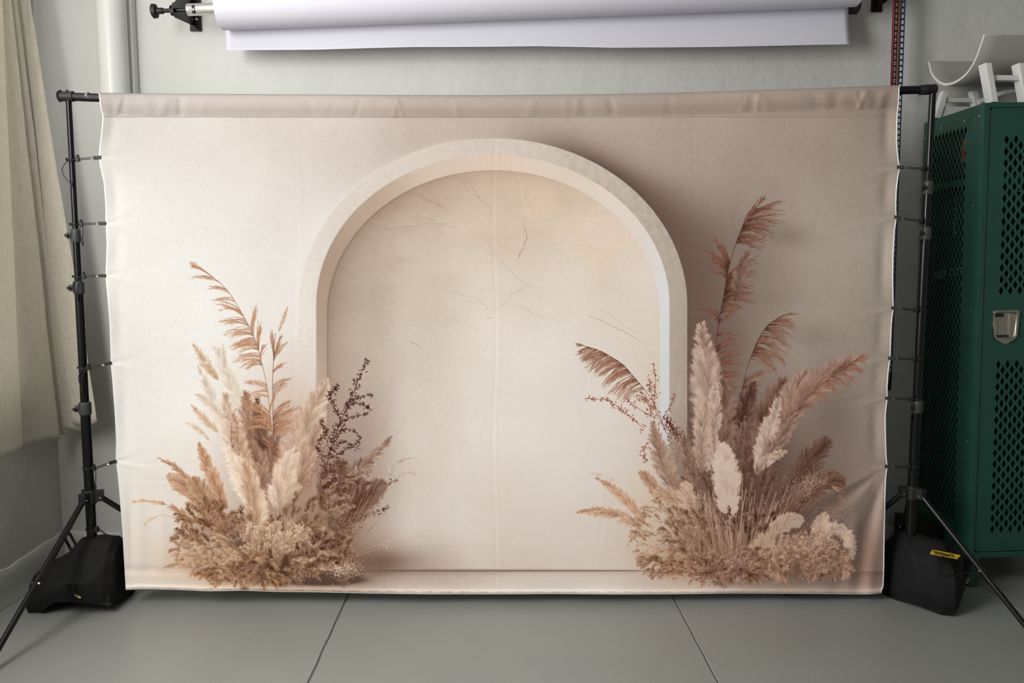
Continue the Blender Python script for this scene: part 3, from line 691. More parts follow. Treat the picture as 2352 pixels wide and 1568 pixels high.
    reed([(1650,1000),(1642,870),(1645,768),(1661,685),(1671,619),(1691,553),(1711,506),(1757,452)], rd, rk, [
      (0.97, 6, -10, 10, 3), (0.93, 48, -2, 12, 4), (0.89, 78, -36, 12, 4), (0.87, 90, -22, 14, 5), (0.86, 84, -2, 14, 5), (0.84, 40, -62, 10, 4), (0.84, 72, 6, 14, 5), (0.82, 84, 14, 12, 5), (0.80, 70, 12, 12, 5), (0.79, 60, 24, 8, 4), (0.79, 46, 18, 8, 4), (0.84, 26, -50, 12, 5),
      (0.68, -40, -74, 14, 4), (0.67, -54, -42, 16, 5), (0.66, -48, -30, 12, 4), (0.64, -46, -14, 9, 4), (0.68, -26, -60, 12, 5),
      (0.62, 66, -50, 16, 6), (0.60, 70, -34, 18, 6), (0.58, 72, -16, 16, 6), (0.56, 68, -4, 16, 6), (0.54, 74, 4, 12, 5), (0.52, 52, 4, 12, 5), (0.50, 36, 4, 10, 4), (0.48, -44, -22, 10, 4), (0.46, -30, -18, 7, 3), (0.45, 34, -20, 7, 3), (0.40, 36, 0, 6, 3),
      (0.34, 50, -30, 16, 6), (0.30, 58, -20, 18, 6), (0.28, 60, -6, 16, 7), (0.26, 52, 8, 16, 7), (0.22, 56, -20, 14, 7), (0.20, 54, 0, 14, 7), (0.16, 56, -8, 12, 7), (0.12, 50, -6, 10, 7), (0.32, -10, -40, 8, 5)], 1.1)
    plume([(1690,690),(1700,620),(1720,575)], 20, (140,112,98), (172,146,130), tufts=70, hairs=12, a=.55)
    reed([(1680,1010),(1695,930),(1715,845),(1737,785),(1762,745),(1800,722)], (158,120,100), (112,78,64), [
      (0.97, 34, -8, 8, 2), (0.92, 48, 4, 12, 3), (0.88, 60, 14, 12, 4), (0.84, 64, 26, 14, 4), (0.80, 66, 40, 14, 5), (0.74, 72, 36, 12, 5), (0.70, 74, 50, 12, 5), (0.66, 60, 62, 12, 5), (0.64, 66, 18, 14, 5), (0.62, 52, 36, 12, 5), (0.68, 30, -24, 10, 4),
      (0.42, 52, -24, 12, 4), (0.40, 50, 0, 10, 4), (0.38, 34, 10, 9, 4), (0.34, 24, -6, 7, 4)], 1.0)
    reed([(1530,990),(1500,920),(1472,884),(1430,835),(1380,805),(1330,790)], (172,132,108), (140,98,76), [
      (0.97, -8, -2, 10, 3), (0.92, -28, 18, 14, 4), (0.87, -34, 32, 14, 4), (0.80, -46, 22, 16, 5), (0.76, -46, 36, 16, 5), (0.70, -52, 34, 18, 5), (0.64, -58, 36, 18, 5), (0.58, -58, 44, 18, 5), (0.54, -62, 34, 14, 5), (0.48, -60, 38, 16, 5), (0.46, -50, 50, 14, 5), (0.40, -48, 34, 9, 4), (0.55, -30, 10, 12, 6), (0.68, -20, 0, 12, 6)], 1.15)
    red = (150,86,66)
    twig([(1540,1010),(1515,965),(1500,930),(1490,870)], (140,80,64), 80, 7, 9, branches=([(1510,960),(1470,940),(1440,915)], [(1500,940),(1505,880),(1500,835)], [(1520,960),(1540,930),(1550,905)], [(1500,950),(1480,915),(1470,900)]))
    twig([(1480,985),(1450,958),(1420,935),(1400,918),(1342,914)], red, 70, 7, 2.5)
    twig([(1560,1010),(1545,985),(1528,960)], (110,66,54), 90, 8, 6)
    twig([(1488,1015),(1480,1030),(1482,1060)], red, 26, 7, 3); dots(1495, 860, 22, 30, 46, (180,106,74), 1.1, .8)
    twig([(1455,925),(1475,910),(1490,925)], (160,106,82), 24, 8, 4)
    # back plumes
    plume([(1720,1090),(1755,980),(1800,870)], 44, (120,92,78), (170,140,122), tufts=150, hairs=16)
    plume([(1760,1060),(1800,950),(1850,850)], 36, (150,120,104), (198,170,150), tufts=170, hairs=16)
    plume([(1800,980),(1870,890),(1982,818)], 34, (146,114,98), (196,164,144), tufts=160, hairs=16, prof=.9)
    reed([(1780,1010),(1830,930),(1900,870),(1985,812)], (164,124,104), (130,94,78), [(0.96, 6, 8, 8, 3), (0.9, 34, -6, 12, 4), (0.86, 34, 22, 12, 5), (0.8, 50, 14, 12, 5), (0.74, 50, 30, 10, 5), (0.66, 50, 26, 12, 6), (0.6, 40, 36, 10, 6), (0.5, 44, 30, 10, 6)], 0.9)
    plume([(1700,1050),(1705,960),(1730,880)], 30, (96,72,62), (146,118,102), tufts=110, hairs=14)
    plume([(1690,1080),(1700,1020),(1715,960)], 28, (118,92,80), (164,136,120), tufts=90, hairs=14)
    plume([(1800,1130),(1860,1060),(1900,1010)], 34, (104,80,68), (148,120,104), tufts=110, hairs=14)
    plume([(1840,1150),(1890,1110),(1935,1110)], 30, (104,78,66), (156,126,108), tufts=110, hairs=14)
    reed([(1800,1180),(1850,1120),(1900,1110),(1930,1140)], (168,138,118), (120,92,78), [(0.95, 10, 12, 10, 4), (0.8, 26, 12, 14, 6), (0.6, 30, -16, 14, 7), (0.5, 20, -34, 10, 7)], 0.8)
    # tall pale plumes
    plume([(1650,1100),(1630,930),(1610,745)], 46, (156,126,110), (222,200,182), tufts=330, hairs=22, lit=-0.5, jit=9)
    plume([(1655,1050),(1665,960),(1660,870)], 32, (128,98,84), (182,154,136), tufts=120, hairs=16)
    plume([(1645,1060),(1640,960),(1642,880)], 20, (176,148,130), (226,204,186), tufts=110, hairs=18)
    plume([(1610,1080),(1612,1000),(1622,920)], 24, (172,142,122), (216,192,172), tufts=110, hairs=18)
    plume([(1560,1140),(1522,1060),(1500,970)], 26, (158,126,106), (206,178,156), tufts=170, hairs=18, jit=9)
    dots(1575, 1050, 34, 60, 260, (206,178,152), 0.9, .6, (136,106,90)); dots(1560, 1010, 26, 34, 120, (196,166,140), 0.9, .6, (136,106,90))
    plume([(1600,1120),(1580,1060),(1570,1000)], 20, (140,110,92), (190,160,138), tufts=70, hairs=14)
    plume([(1738,1085),(1762,1000),(1788,915)], 24, (170,142,126), (226,206,188), tufts=170, hairs=20, jit=9)
    plume([(1740,1080),(1790,1010),(1830,950)], 22, (140,112,98), (190,162,144), tufts=100, hairs=16)
    plume([(1742,1080),(1768,1052),(1808,1036)], 15, (170,140,122), (222,198,178), tufts=70, hairs=18)
    plume([(1700,1130),(1715,1050),(1712,990)], 18, (120,92,80), (168,138,122), tufts=60, hairs=14)
    # stems
    soft(1690, 1180, 60, 60, (84,60,50), 0.5); soft(1590, 1180, 26, 30, (96,70,60), 0.5)
    dots(1800, 1110, 60, 50, 420, (176,146,126), 0.9, .6, (100,74,62)); dots(1780, 1180, 60, 40, 300, (160,128,108), 0.9, .6, (90,66,54))
    stems(1690, 1300, 110, 46, 1560, 1860, 1090, 1200, (150,118,98), (196,164,142), 1.1, 0.9)
    stems(1690, 1290, 90, 46, 1540, 1700, 1130, 1190, (158,124,102), (206,176,152), 1.2, 0.9)
    stems(1700, 1300, 90, 16, 1770, 1900, 1080, 1180, (140,108,90), (180,150,130), 0.8, 0.8)
    soft(1790, 1270, 150, 46, (88,64,54), 0.55); soft(1610, 1270, 90, 40, (120,92,74), 0.4)
    dots(1590, 1110, 40, 60, 300, (190,160,138), 0.8, .55, (120,92,78)); dots(1720, 1130, 60, 60, 260, (160,130,112), 0.8, .5, (84,62,52))
    for k in range(26):
        x, y = rng.uniform(1560, 1880), rng.uniform(1080, 1220)
        plume([(x-(x-1700)*0.12, y+34), (x, y+8), (x+(x-1700)*0.14, y-16)], rng.uniform(8, 13), (104,78,66), (176,146,126), tufts=24, hairs=12, thick=0.45, a=0.5, clump=0.2)
    soft(1640, 1215, 20, 30, (72,50,42), 0.5); soft(1705, 1190, 16, 30, (72,50,42), 0.5); soft(1790, 1215, 34, 22, (84,60,50), 0.5)
    stems(1690, 1300, 100, 60, 1560, 1840, 1120, 1200, (158,126,104), (212,180,156), 1.0, 0.85)
    # left hazy golden grass
    mound(1540, 1230, 80, 80, (184,150,122), (230,206,180), 0.3, 1.0, (20, 40), 9, 0.9, 130, 60)
    for k in range(260):
        x, y = rng.uniform(1440, 1600), rng.uniform(1140, 1320); L = rng.uniform(20, 60)
        strokes(A([[x+L, y+L*.3]]), A([[x+L*.5, y-4]]), A([[x, y-rng.uniform(-10, 12)]]), A([[180,146,118]]), A([[224,198,172]]), 0.6, 0.45)
    plume([(1478,1200),(1430,1140),(1368,1096)], 15, (196,152,122), (232,202,174), tufts=120, hairs=14)
    plume([(1470,1212),(1400,1176),(1325,1176)], 16, (190,148,118), (232,204,176), tufts=120, hairs=14, droop=.2)
    plume([(1515,1150),(1495,1110),(1468,1080)], 16, (170,130,106), (214,180,152), tufts=90, hairs=14)
    plume([(1580,1170),(1540,1140),(1500,1130)], 22, (176,142,116), (220,192,164), tufts=90, hairs=14)
    plume([(1600,1180),(1580,1145),(1575,1110)], 24, (184,150,126), (226,200,176), tufts=90, hairs=14)
    plume([(1420,1110),(1380,1090),(1350,1088)], 9, (226,206,186), (240,226,210), tufts=30, hairs=10, a=.4)
    # middle masses
    mound(1585, 1220, 60, 60, (150,116,94), (212,182,154), 0.3, 1.0, (14, 28), 9, 0.8, 70, 60)
    dots(1590, 1220, 60, 60, 420, (196,166,138), 1.0, .6, (130,98,80))
    dots(1600, 1140, 22, 20, 140, (238,216,188), 1.2, .8, (150,116,96))
    mound(1560, 1290, 80, 60, (150,116,94), (212,182,156), 0.3, 1.0, (16, 30), 10, 0.4, 60, 20)
    plume([(1672,1192),(1668,1100),(1660,1022)], 34, (190,158,136), (246,230,214), tufts=260, hairs=22, jit=8)
    mound(1720, 1200, 60, 30, (120,92,78), (180,148,128), 0.3, 1.0, (14, 26), 8, 0.6, 0, 60)
    stems(1685, 1300, 80, 30, 1600, 1760, 1180, 1220, (150,118,98), (200,168,146), 1.1, 0.9)
    dots(1852, 1108, 40, 22, 420, (206,184,164), 1.1, .7, (120,92,78)); dots(1830, 1130, 36, 22, 240, (190,166,146), 1.0, .7, (110,84,70))
    dots(1895, 1175, 36, 26, 200, (196,174,156), 1.0, .7, (116,90,76))
    # lower right pale plumes
    plume([(1765,1240),(1800,1200),(1840,1192)], 24, (176,144,120), (238,216,194), tufts=170, hairs=18, droop=.25)
    plume([(1740,1330),(1750,1270),(1790,1230)], 32, (170,136,112), (226,198,170), tufts=170, hairs=18)
    plume([(1790,1320),(1800,1270),(1850,1240)], 32, (150,116,94), (214,184,158), tufts=150, hairs=16)
    plume([(1870,1270),(1880,1220),(1895,1180)], 22, (164,134,114), (222,198,176), tufts=140, hairs=16)
    plume([(1925,1225),(1945,1235),(1958,1280)], 18, (176,146,124), (238,218,196), tufts=130, hairs=16)
    plume([(1890,1240),(1915,1215),(1945,1222)], 16, (176,146,124), (238,218,196), tufts=100, hairs=16)
    plume([(1870,1310),(1885,1270),(1920,1250)], 28, (150,114,92), (220,190,164), tufts=150, hairs=16)
    mound(1780, 1285, 70, 60, (140,106,86), (218,186,156), 0.3, 1.0, (16, 30), 11, 0.45, 0, -30)
    mound(1890, 1285, 60, 50, (130,98,80), (214,182,154), 0.3, 1.0, (16, 28), 10, 0.5, 0, -30)
    dots(1830, 1250, 60, 50, 360, (206,178,154), 1.1, .7, (110,82,68)); dots(1905, 1250, 44, 40, 220, (210,186,164), 1.0, .7, (116,88,74))
    dots(1940, 1200, 30, 26, 110, (190,168,150), 0.9, .6); dots(1960, 1260, 26, 34, 110, (176,148,128), 0.8, .5)
    for k in range(50):
        an = math.radians(rng.uniform(190, 350)); r0 = rng.uniform(40, 110); r1 = r0+rng.uniform(20, 36)
        x0, y0, x1, y1 = 1760+math.cos(an)*r0*1.7, 1330+math.sin(an)*r0, 1760+math.cos(an)*r1*1.7, 1330+math.sin(an)*r1
        if 1640 < x0 < 1760 and y0 < 1290: continue
        plume([(x0, y0), ((x0+x1)/2, (y0+y1)/2-4), (x1, y1+6)], rng.uniform(6, 10), (150,118,98), (224,196,172), tufts=22, hairs=14, thick=0.42, a=0.55, droop=0.2, clump=0.2, jit=18)
    # foot
    mound(1600, 1305, 70, 60, (146,110,88), (206,174,146), 0.3, 1.0, (12, 24), 9, 0.35, 30, 10)
    dots(1695, 1282, 44, 32, 420, (206,180,158), 1.3, .8, (120,90,76)); dots(1660, 1320, 60, 16, 330, (190,160,136), 1.4, .8, (110,80,66))
    mound(1690, 1318, 70, 36, (140,106,88), (204,172,148), 0.3, 1.0, (10, 20), 8, 0.2, 0, -16)
    soft(1640, 1300, 20, 12, (84,58,48), 0.4); soft(1740, 1318, 16, 12, (84,58,48), 0.4)
    dots(1970, 1290, 50, 16, 60, (130,96,80), 0.9, .5)
    for k in range(40):
        x, y = rng.uniform(1480, 1560), rng.uniform(1270, 1335)
        strokes(A([[x+50, y+4]]), A([[x+24, y-6]]), A([[x, y+rng.uniform(-8, 8)]]), A([[200,160,122]]), A([[222,188,150]]), 0.8, 0.5)
    # fine printer's marks and stitches along the hems
    for x in np.arange(300, 2010, 42.0):
        yb = 1352.5+9*min(1, max(0, (x-290)/700))
        for k in range(4):
            x_ = x+k*6+rng.normal(0, 1)
            strokes(A([[x_, yb-3]]), A([[x_+1.5, yb-3.2]]), A([[x_+3.2, yb-3+rng.normal(0, .4)]]), A([[158,96,70]]), A([[158,96,70]]), 1.2, 0.6, 0)
    # brushed weave of the cloth
    C += ((vnoise(2.3, 61)+0.8*vnoise(5, 62, 1.7))*3.2)[..., None]
    return np.clip(192+(C-192)*1.08, 4, 250)
# ---------------------------------------------------------------- the room
joints = [XW, -1.961, -0.621, 0.719, 2.059, 3.399, 4.739, XR]
b = MB(); g = MB()
def joint_edge(x, y):     # the joints are scraped a little unevenly
    return x+0.0022*noise.noise(Vector((x*3, y*9, 0)))+0.001*noise.noise(Vector((x, y*40, 4)))
ys = np.linspace(YF, YB, 240)
prof = []
for x in joints[1:-1]: prof += [(x, -0.0045, 0), (x, -0.0022, -0.004), (x, 0.0022, -0.004), (x, 0.0045, 0)]
cols = [(joints[0], 0, 0)]+prof+[(joints[-1], 0, 0)]
b.grid([[((joint_edge(cx, y) if dz is not None and (dx or dz) else cx)+dx, y, dz) for (cx, dx, dz) in cols] for y in ys])
fl = b.build('floor', M['floor']); tag(fl, kind='structure')
fl.data.materials.append(M['groove'])
ncol = len(cols)-1
for p in fl.data.polygons:
    if (p.index % ncol) % 4 == 2: p.material_index = 1
def wall(name, mb, m=M['wall']): o = mb.build(name, m); tag(o, kind='structure'); return o
# back wall with a shallow uneven plaster skin
def wavy(x, z, s=0.0): return 0.004*noise.noise(Vector((x*1.7, z*1.7, s)))+0.0012*noise.noise(Vector((x*9, z*9, s+3)))
b = MB(); b.grid([[(x, YB+wavy(x, z), z) for x in np.linspace(XW, XR, 150)] for z in np.linspace(0, ZC, 90)])
b.box(((XW+XR)/2, YB+0.07, ZC/2), (XR-XW+0.2, 0.1, ZC+0.2))
w = wall('wall_back', b); w.data.shade_smooth()
# left wall with an assumed window opening (off to the side of the picture)
W0, W1, WZ0, WZ1 = -2.9, 0.33, 0.80, 3.2  # opening extended behind the curtain to backlight it
b = MB()
b.grid([[(XW+wavy(y, z, 7), y, z) for y in np.linspace(W1, YB+0.01, 60)] for z in np.linspace(0, ZC, 90)])
b.box((XW-0.10, (W1+YB+0.1)/2, ZC/2), (0.16, YB+0.1-W1, ZC))
b.box((XW-0.09, (W0+W1)/2, WZ0/2), (0.18, W1-W0, WZ0))
b.box((XW-0.09, (W0+W1)/2, (WZ1+ZC)/2), (0.18, W1-W0, ZC-WZ1))
b.box((XW-0.09, (YF+W0)/2, ZC/2), (0.18, W0-YF, ZC))
w = wall('wall_left', b); 
b = MB(); b.box((XR+0.05, (YF+YB)/2, ZC/2), (0.1, YB-YF, ZC)); wall('wall_right', b)
b = MB(); b.box(((XW+XR)/2, (YF+YB)/2, ZC+0.05), (XR-XW+0.2, YB-YF+0.2, 0.1)); wall('ceiling', b, M['ceiling'])
# plaster skirting: a slightly proud band with a chipped upper edge
def skirting(name, fn, n, h):
    b = MB(); rows = []
    for k in range(n+1):
        t = k/n; e = 0.014*noise.noise(Vector((t*20, 2, 0)))+0.008*noise.noise(Vector((t*75, 5, 0)))
        rows.append([fn(t, 0.011, 0), fn(t, 0.010, h*0.6), fn(t, 0.009+0.003*noise.noise(Vector((t*40, 1, 0))), h+e-0.004), fn(t, 0.006, h+e), fn(t, -0.004, h+e+0.004)])
    b.grid(rows); o = b.build(name, M['wall']); o.data.shade_smooth(); tag(o, kind='structure')
skirting('baseboard_back', lambda t, d, z: (XW+(XR-XW)*t, YB-d, z), 300, 0.10)
skirting('baseboard_left', lambda t, d, z: (XW+d, YF+(YB-YF)*t, z), 300, 0.10)
# frame of the assumed window, unseen
b = MB()
for y in (W0+0.03, (W0+W1)/2, W1-0.03): b.box((XW-0.10, y, (WZ0+WZ1)/2), (0.05, 0.05, WZ1-WZ0))
for z in (WZ0+0.03, WZ1-0.03): b.box((XW-0.10, (W0+W1)/2, z), (0.046, W1-W0, 0.05))
tag(b.build('assumed_window_1', M['white_wood']), kind='structure')

# ---------------------------------------------------------------- light
LPOS, LANG = (-1.80, -2.1, 2.2), 62
sk = bpy.data.worlds.new('daylight'); SC.world = sk; sk.use_nodes = True
bg = sk.node_tree.nodes['Background']; bg.inputs[0].default_value = (0.92, 0.96, 1.0, 1); bg.inputs[1].default_value = WORLD
def area(name, loc, rot, sx, sy, e, col):
    l = bpy.data.lights.new(name, 'AREA'); l.shape = 'RECTANGLE'; l.size = sx; l.size_y = sy; l.energy = e; l.color = col
    o = bpy.data.objects.new(name, l); COL.objects.link(o); o.location = loc; o.rotation_euler = rot; return o
# added area lamp inside the room, angled towards the backdrop corner for falloff
area('added_key_light', LPOS, (math.pi/2-0.22, 0, -math.radians(LANG)), 0.95, 1.5, KEY, (1.0, 0.985, 0.95))
# even light added in the assumed window, which also glows through the curtain
area('added_window_light', (XW-0.06, (W0+W1)/2, (WZ0+WZ1)/2), (0, -math.pi/2, 0), WZ1-WZ0-0.1, W1-W0-0.1, KEY*1.0, (0.99, 1.0, 0.99))
SC.view_settings.view_transform = 'Standard'; SC.view_settings.look = 'None'; SC.view_settings.gamma = 1.0
SC.view_settings.exposure = EXPO; SC.view_settings.use_curve_mapping = False

# ---------------------------------------------------------------- pipe with its batten
t = thing('vertical_pipe', 'thick white painted vertical pipe rising behind the left end of the backdrop', 'pipe', (-1.676, 0.49, 0))
b = MB(); b.tube([(-1.676, 0.49, z) for z in np.linspace(0, ZC, 24)], 0.0615, 48); put(b.build('pipe_body', M['pipe'], smooth=True), t)
b = MB(); b.box((-1.63, 0.553, ZC/2), (0.045, 0.046, ZC)); put(b.build('batten', M['pipe'], bevel=0.003), t)

# ---------------------------------------------------------------- curtain
top = [(-190, -1.95), (-130, -1.91), (-78, -1.93), (-30, -1.95), (4, -1.97), (24, -1.965), (38, -1.955), (60, -1.945), (69, -1.93)]
bot = [(-520, -1.90), (-330, -1.88), (-190, -1.88), (-80, -1.93), (52, -1.975), (138, -1.965), (165, -1.945), (192, -1.86), (225, -1.775)]
zb = [0.60, 0.60, 0.595, 0.59, 0.60, 0.585, 0.60, 0.63, 0.667]
crT, crB = [], []
for (p, x), (q, x2), z in zip(top, bot, zb):
    a = G(p, 0, 'X', x); crT.append((x, a.y, a.z))
    yb = G(q, 1040 if q < 60 else (1022 if q < 150 else (1000 if q < 180 else 972)), 'X', x2); crB.append((x2, min(yb.y, 0.5), z))
def ring(cr, deep, k0):
    pts = []
    for k, (x, y, z) in enumerate(cr):
        pts.append((x, y, z))
        if k < len(cr)-1:
            x2, y2, z2 = cr[k+1]
            pts.append((max(XW+0.03, (x+x2)/2-deep), y+(y2-y)*0.22, (z+z2)/2)); pts.append(((x+x2*2)/3-deep*0.12, y+(y2-y)*0.72, (z+z2)/2))
    return pts
zt = 2.44
ringT = spline(ring(crT, 0.06, 0), 8); ringB = spline(ring(crB, 0.085, 0), 8)
rows = []
NZ = 90
for j in range(NZ+1):
    s = j/NZ*1.0
    row = []
    for i, (a, c) in enumerate(zip(ringT, ringB)):
        # s = 0 hem, 1 = rod at 3.0 m
        z = c.z+(3.0-c.z)*s
        k = (z-c.z)/(a.z-c.z)
        kk = k
        p = Vector((c.x+(a.x-c.x)*kk, c.y+(a.y-c.y)*kk, z))
        if k < 1: p.x += 0.008*noise.noise(Vector((i*0.09, z*1.1, 3)))*(1-k)*1.5
        p.x += 0.0022*noise.noise(Vector((i*0.25, z*6, 5))); p.y += 0.004*noise.noise(Vector((i*0.2, z*2, 9)))
        if j == 0: p.z += 0.004*noise.noise(Vector((i*0.3, 0, 1)))
        p.x = max(p.x, XW+0.018)
        row.append(p)
    rows.append(row)
b = MB(); b.grid(rows)
cu = b.build('curtain', M['linen'], smooth=True, solid=0.0018); cu.data.shade_smooth()
tag(cu, 'beige linen curtain hanging in loose folds on the left wall', 'curtain')
b = MB(); b.cyl((XW+0.075, -2.0, 3.02), (XW+0.075, 0.45, 3.02), 0.014); 
rodt = thing('curtain_rod', 'round dark rod carrying the beige linen curtain', 'curtain rod', (XW+0.075, 0, 3.02))
put(b.build('rod_tube', M['black'], smooth=True), rodt)
for y in (-1.9, 0.4):
    b = MB(); b.box((XW+0.035, y, 3.02), (0.07, 0.03, 0.03)); put(b.build('rod_bracket', M['black'], bevel=0.002), rodt)
PLAIN = False
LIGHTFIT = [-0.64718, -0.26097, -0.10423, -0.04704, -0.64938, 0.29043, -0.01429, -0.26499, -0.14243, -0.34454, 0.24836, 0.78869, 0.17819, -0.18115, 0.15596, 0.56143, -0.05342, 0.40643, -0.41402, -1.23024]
# ---------------------------------------------------------------- backdrop cloth
LEFT = [(214,228),(240,231),(268,237.5),(300,234.5),(340,229.5),(362,228),(385,232),(420,240),(470,243.5),(513,244),(560,246.5),(600,245),(633,243.5),(680,248),(740,253),(800,255),(833,255.5),(880,260),(950,265),(1010,268),(1058,267),(1085,271),(1150,277),(1230,283),(1300,287),(1354,290)]
RIGHT = [(197,2065),(240,2063),(270,2060),(330,2059),(370,2063),(384,2066),(405,2062),(440,2058),(480,2057),(499,2058.5),(530,2054),(590,2051),(640,2050),(690,2051),(707,2051.5),(740,2047),(790,2045),(822,2044),(850,2040),(890,2037),(914,2037.5),(950,2033),(1000,2033.5),(1050,2035),(1070,2037.5),(1095,2034),(1150,2032),(1230,2030.5),(1300,2029.5),(1345,2028),(1361,2022)]
TOP = [(228,214),(400,216),(650,217.5),(900,219),(1140,219.5),(1400,217),(1600,212.5),(1800,206),(1950,200.5),(2065,197)]
BOT = [(290,1353),(330,1351),(400,1352.5),(480,1356),(560,1354.5),(640,1357.5),(720,1358),(845,1361),(980,1363),(1150,1363),(1280,1362.5),(1420,1363.5),(1550,1363),(1680,1361),(1850,1361.5),(1950,1363),(2000,1363),(2022,1360.5)]
def interp(tab, x): a = np.array(tab, float); return np.interp(x, a[:, 0], a[:, 1])
NU, NV = 560, 360
u = np.linspace(0, 1, NU); v = np.concatenate([np.linspace(0, 0.05, 34)[:-1], np.linspace(0.05, 0.968, NV-52), np.linspace(0.968, 1, 19)[1:]]); NV = len(v)
ly = 214+(1353-214)*v; lx = interp(LEFT, ly)
ry = 197+(1360.5-197)*v; rx = interp(RIGHT, ry)
ker = np.array([1, 2, 3, 2, 1.])/9
def smooth1(a):
    p = np.pad(a, 2, mode='edge'); return np.convolve(p, ker, 'valid')
lx, rx = smooth1(lx), smooth1(rx)
tx = 228+(2065-228)*u; ty = smooth1(interp(TOP, tx))
bx = 290+(2022-290)*u; by = smooth1(interp(BOT, bx))
U, V = np.meshgrid(u, v)
# Coons patch over the measured outline; edge wobble fades quickly inwards
e = np.exp(-U/0.035); e2 = np.exp(-(1-U)/0.035)
lxs = np.interp(v, [0, 1], [lx[0], lx[-1]]); rxs = np.interp(v, [0, 1], [rx[0], rx[-1]])
PXg = (lxs[:, None]*(1-U)+rxs[:, None]*U)+(lx-lxs)[:, None]*e+(rx-rxs)[:, None]*e2
tys = ty[None, :]; bys = by[None, :]
PYg = tys*(1-V)+bys*V
# round the lower right corner
# relief in metres (negative = towards the room)
def gs(x, s): return np.exp(-(x/s)**2)
def ss(a, b_, x): t = np.clip((x-a)/(b_-a), 0, 1); return t*t*(3-2*t)
dpt = (PYg-tys)
rel = np.interp(dpt, [0, 2, 6, 12, 18, 24, 32, 46, 50, 53, 58, 80, 160, 1200], [0.004, -0.008, -0.017, -0.0205, -0.0215, -0.021, -0.017, -0.006, -0.0035, -0.0025, -0.0075, -0.010, -0.008, -0.008])
rs = np.random.RandomState(5)
band = ss(4, 14, dpt)*(1-ss(46, 54, dpt))
for k in range(46):
    x0 = rs.uniform(228, 2065); s_ = rs.uniform(5, 14); rel += band*gs(PXg-x0-rs.uniform(-.4, .4)*dpt, s_)*rs.uniform(-0.0035, 0.003)*(1.6 if x0 > 1850 or x0 < 420 else 0.6)
body = ss(54, 120, dpt)
def wob(f1, f2, ph): return np.sin(PXg*f1+ph)*np.sin(PYg*f2+ph*1.7)
rel += body*(0.0022*wob(0.006, 0.004, 1)+0.0012*wob(0.013, 0.007, 2.2)+0.0005*wob(0.031, 0.011, 0.4))
# storage creases
for x0, a_ in ((1136, 0.0005), (1592, 0.0003), (680, 0.00028)):
    dx = PXg-x0-4*np.sin(PYg*0.012+x0)
    rel += body*a_*(gs(dx, 3.2)-0.6*gs(dx-7, 4))
for y0, x1, x2, a_ in ((803, 300, 1600, 0.0004), (1060, 275, 640, 0.0004), (1098, 275, 520, 0.0006), (1240, 900, 1500, 0.0003)):
    dy = PYg-y0-5*np.sin(PXg*0.008+y0)
    rel += body*a_*(gs(dy, 3.2)-0.6*gs(dy-7, 4))*ss(x1-30, x1+40, PXg)*(1-ss(x2-80, x2+40, PXg))
for k in range(46):      # short random wrinkles
    x0, y0 = rs.uniform(300, 2000), rs.uniform(330, 1290); an = rs.uniform(-0.35, 0.35)+(math.pi/2 if rs.rand() < .75 else 0)
    ca, sa = math.cos(an), math.sin(an); a1 = (PXg-x0)*ca+(PYg-y0)*sa; a2 = -(PXg-x0)*sa+(PYg-y0)*ca
    rel += rs.uniform(-1, 1)*0.00055*gs(a1, rs.uniform(24, 80))*gs(a2, rs.uniform(3, 6))
# hanging folds in the lower left
for x0, s_, a_ in ((318, 9, -0.003), (344, 12, 0.0028), (372, 9, -0.0025), (402, 14, 0.002), (300, 7, 0.0025)):
    rel += a_*gs(PXg-x0-(PYg-1200)*0.03, s_)*ss(1100, 1220, PYg)*(1-ss(1295, 1325, PYg))
rel += 0.004*gs(PYg-1308-0.02*(PXg-290), 9)*(1-ss(420, 620, PXg))
# slack between the clips along both edges
for side, ys_ in ((0, (214, 362, 513, 633, 834, 1060, 1353)), (1, (197, 384, 499, 707, 822, 914, 1070, 1360))):
    d_ = (PXg-lx[:, None]) if side == 0 else (rx[:, None]-PXg)
    for ya, yb_ in zip(ys_[:-1], ys_[1:]):
        m_ = np.clip((PYg-ya)/(yb_-ya), 0, 1); inside = (PYg > ya) & (PYg < yb_)
        rel += inside*np.sin(np.pi*m_)*(-0.007*np.exp(-d_/13)+0.006*gs(d_-24, 13))*min(1, (yb_-ya)/140)
    for yc in ys_[1:-1]:
        for an, a_ in ((-0.25, 0.003), (0.28, -0.003), (0.02, 0.002)):
            dy = (PYg-yc)-d_*an; rel += a_*gs(dy, 3+d_*0.09)*np.exp(-d_/46)
# diagonal pull folds in the lower right corner
qx, qy = PXg-2037, PYg-1070
r_ = np.hypot(qx, qy); th = np.arctan2(qy, -qx)
msk = ss(20, 90, r_)*(1-ss(300, 420, r_))*ss(0.25, 0.5, th)*(1-ss(1.45, 1.57, th))
rel += msk*(0.0038*np.sin(th*11.0+0.6)+0.0016*np.sin(th*19+2))
for x0, s_, a_ in ((1985, 14, 0.0065), (2008, 11, -0.006), (1958, 12, -0.0035), (1930, 16, 0.002)):
    rel += a_*gs(PXg-x0+(PYg-1250)*0.10, s_)*ss(1120, 1230, PYg)*(1-ss(1330, 1362, PYg)*0.5)
# lower hem swings out a little
hb = bys-PYg
rel += -0.010*np.exp(-hb/26)*(0.6+0.7*np.sin(PXg*0.021)*np.sin(PXg*0.0073+1))
rel += -0.006*gs(hb-4, 4)
rel -= 0.004+0.016*ss(850, 1200, PYg)
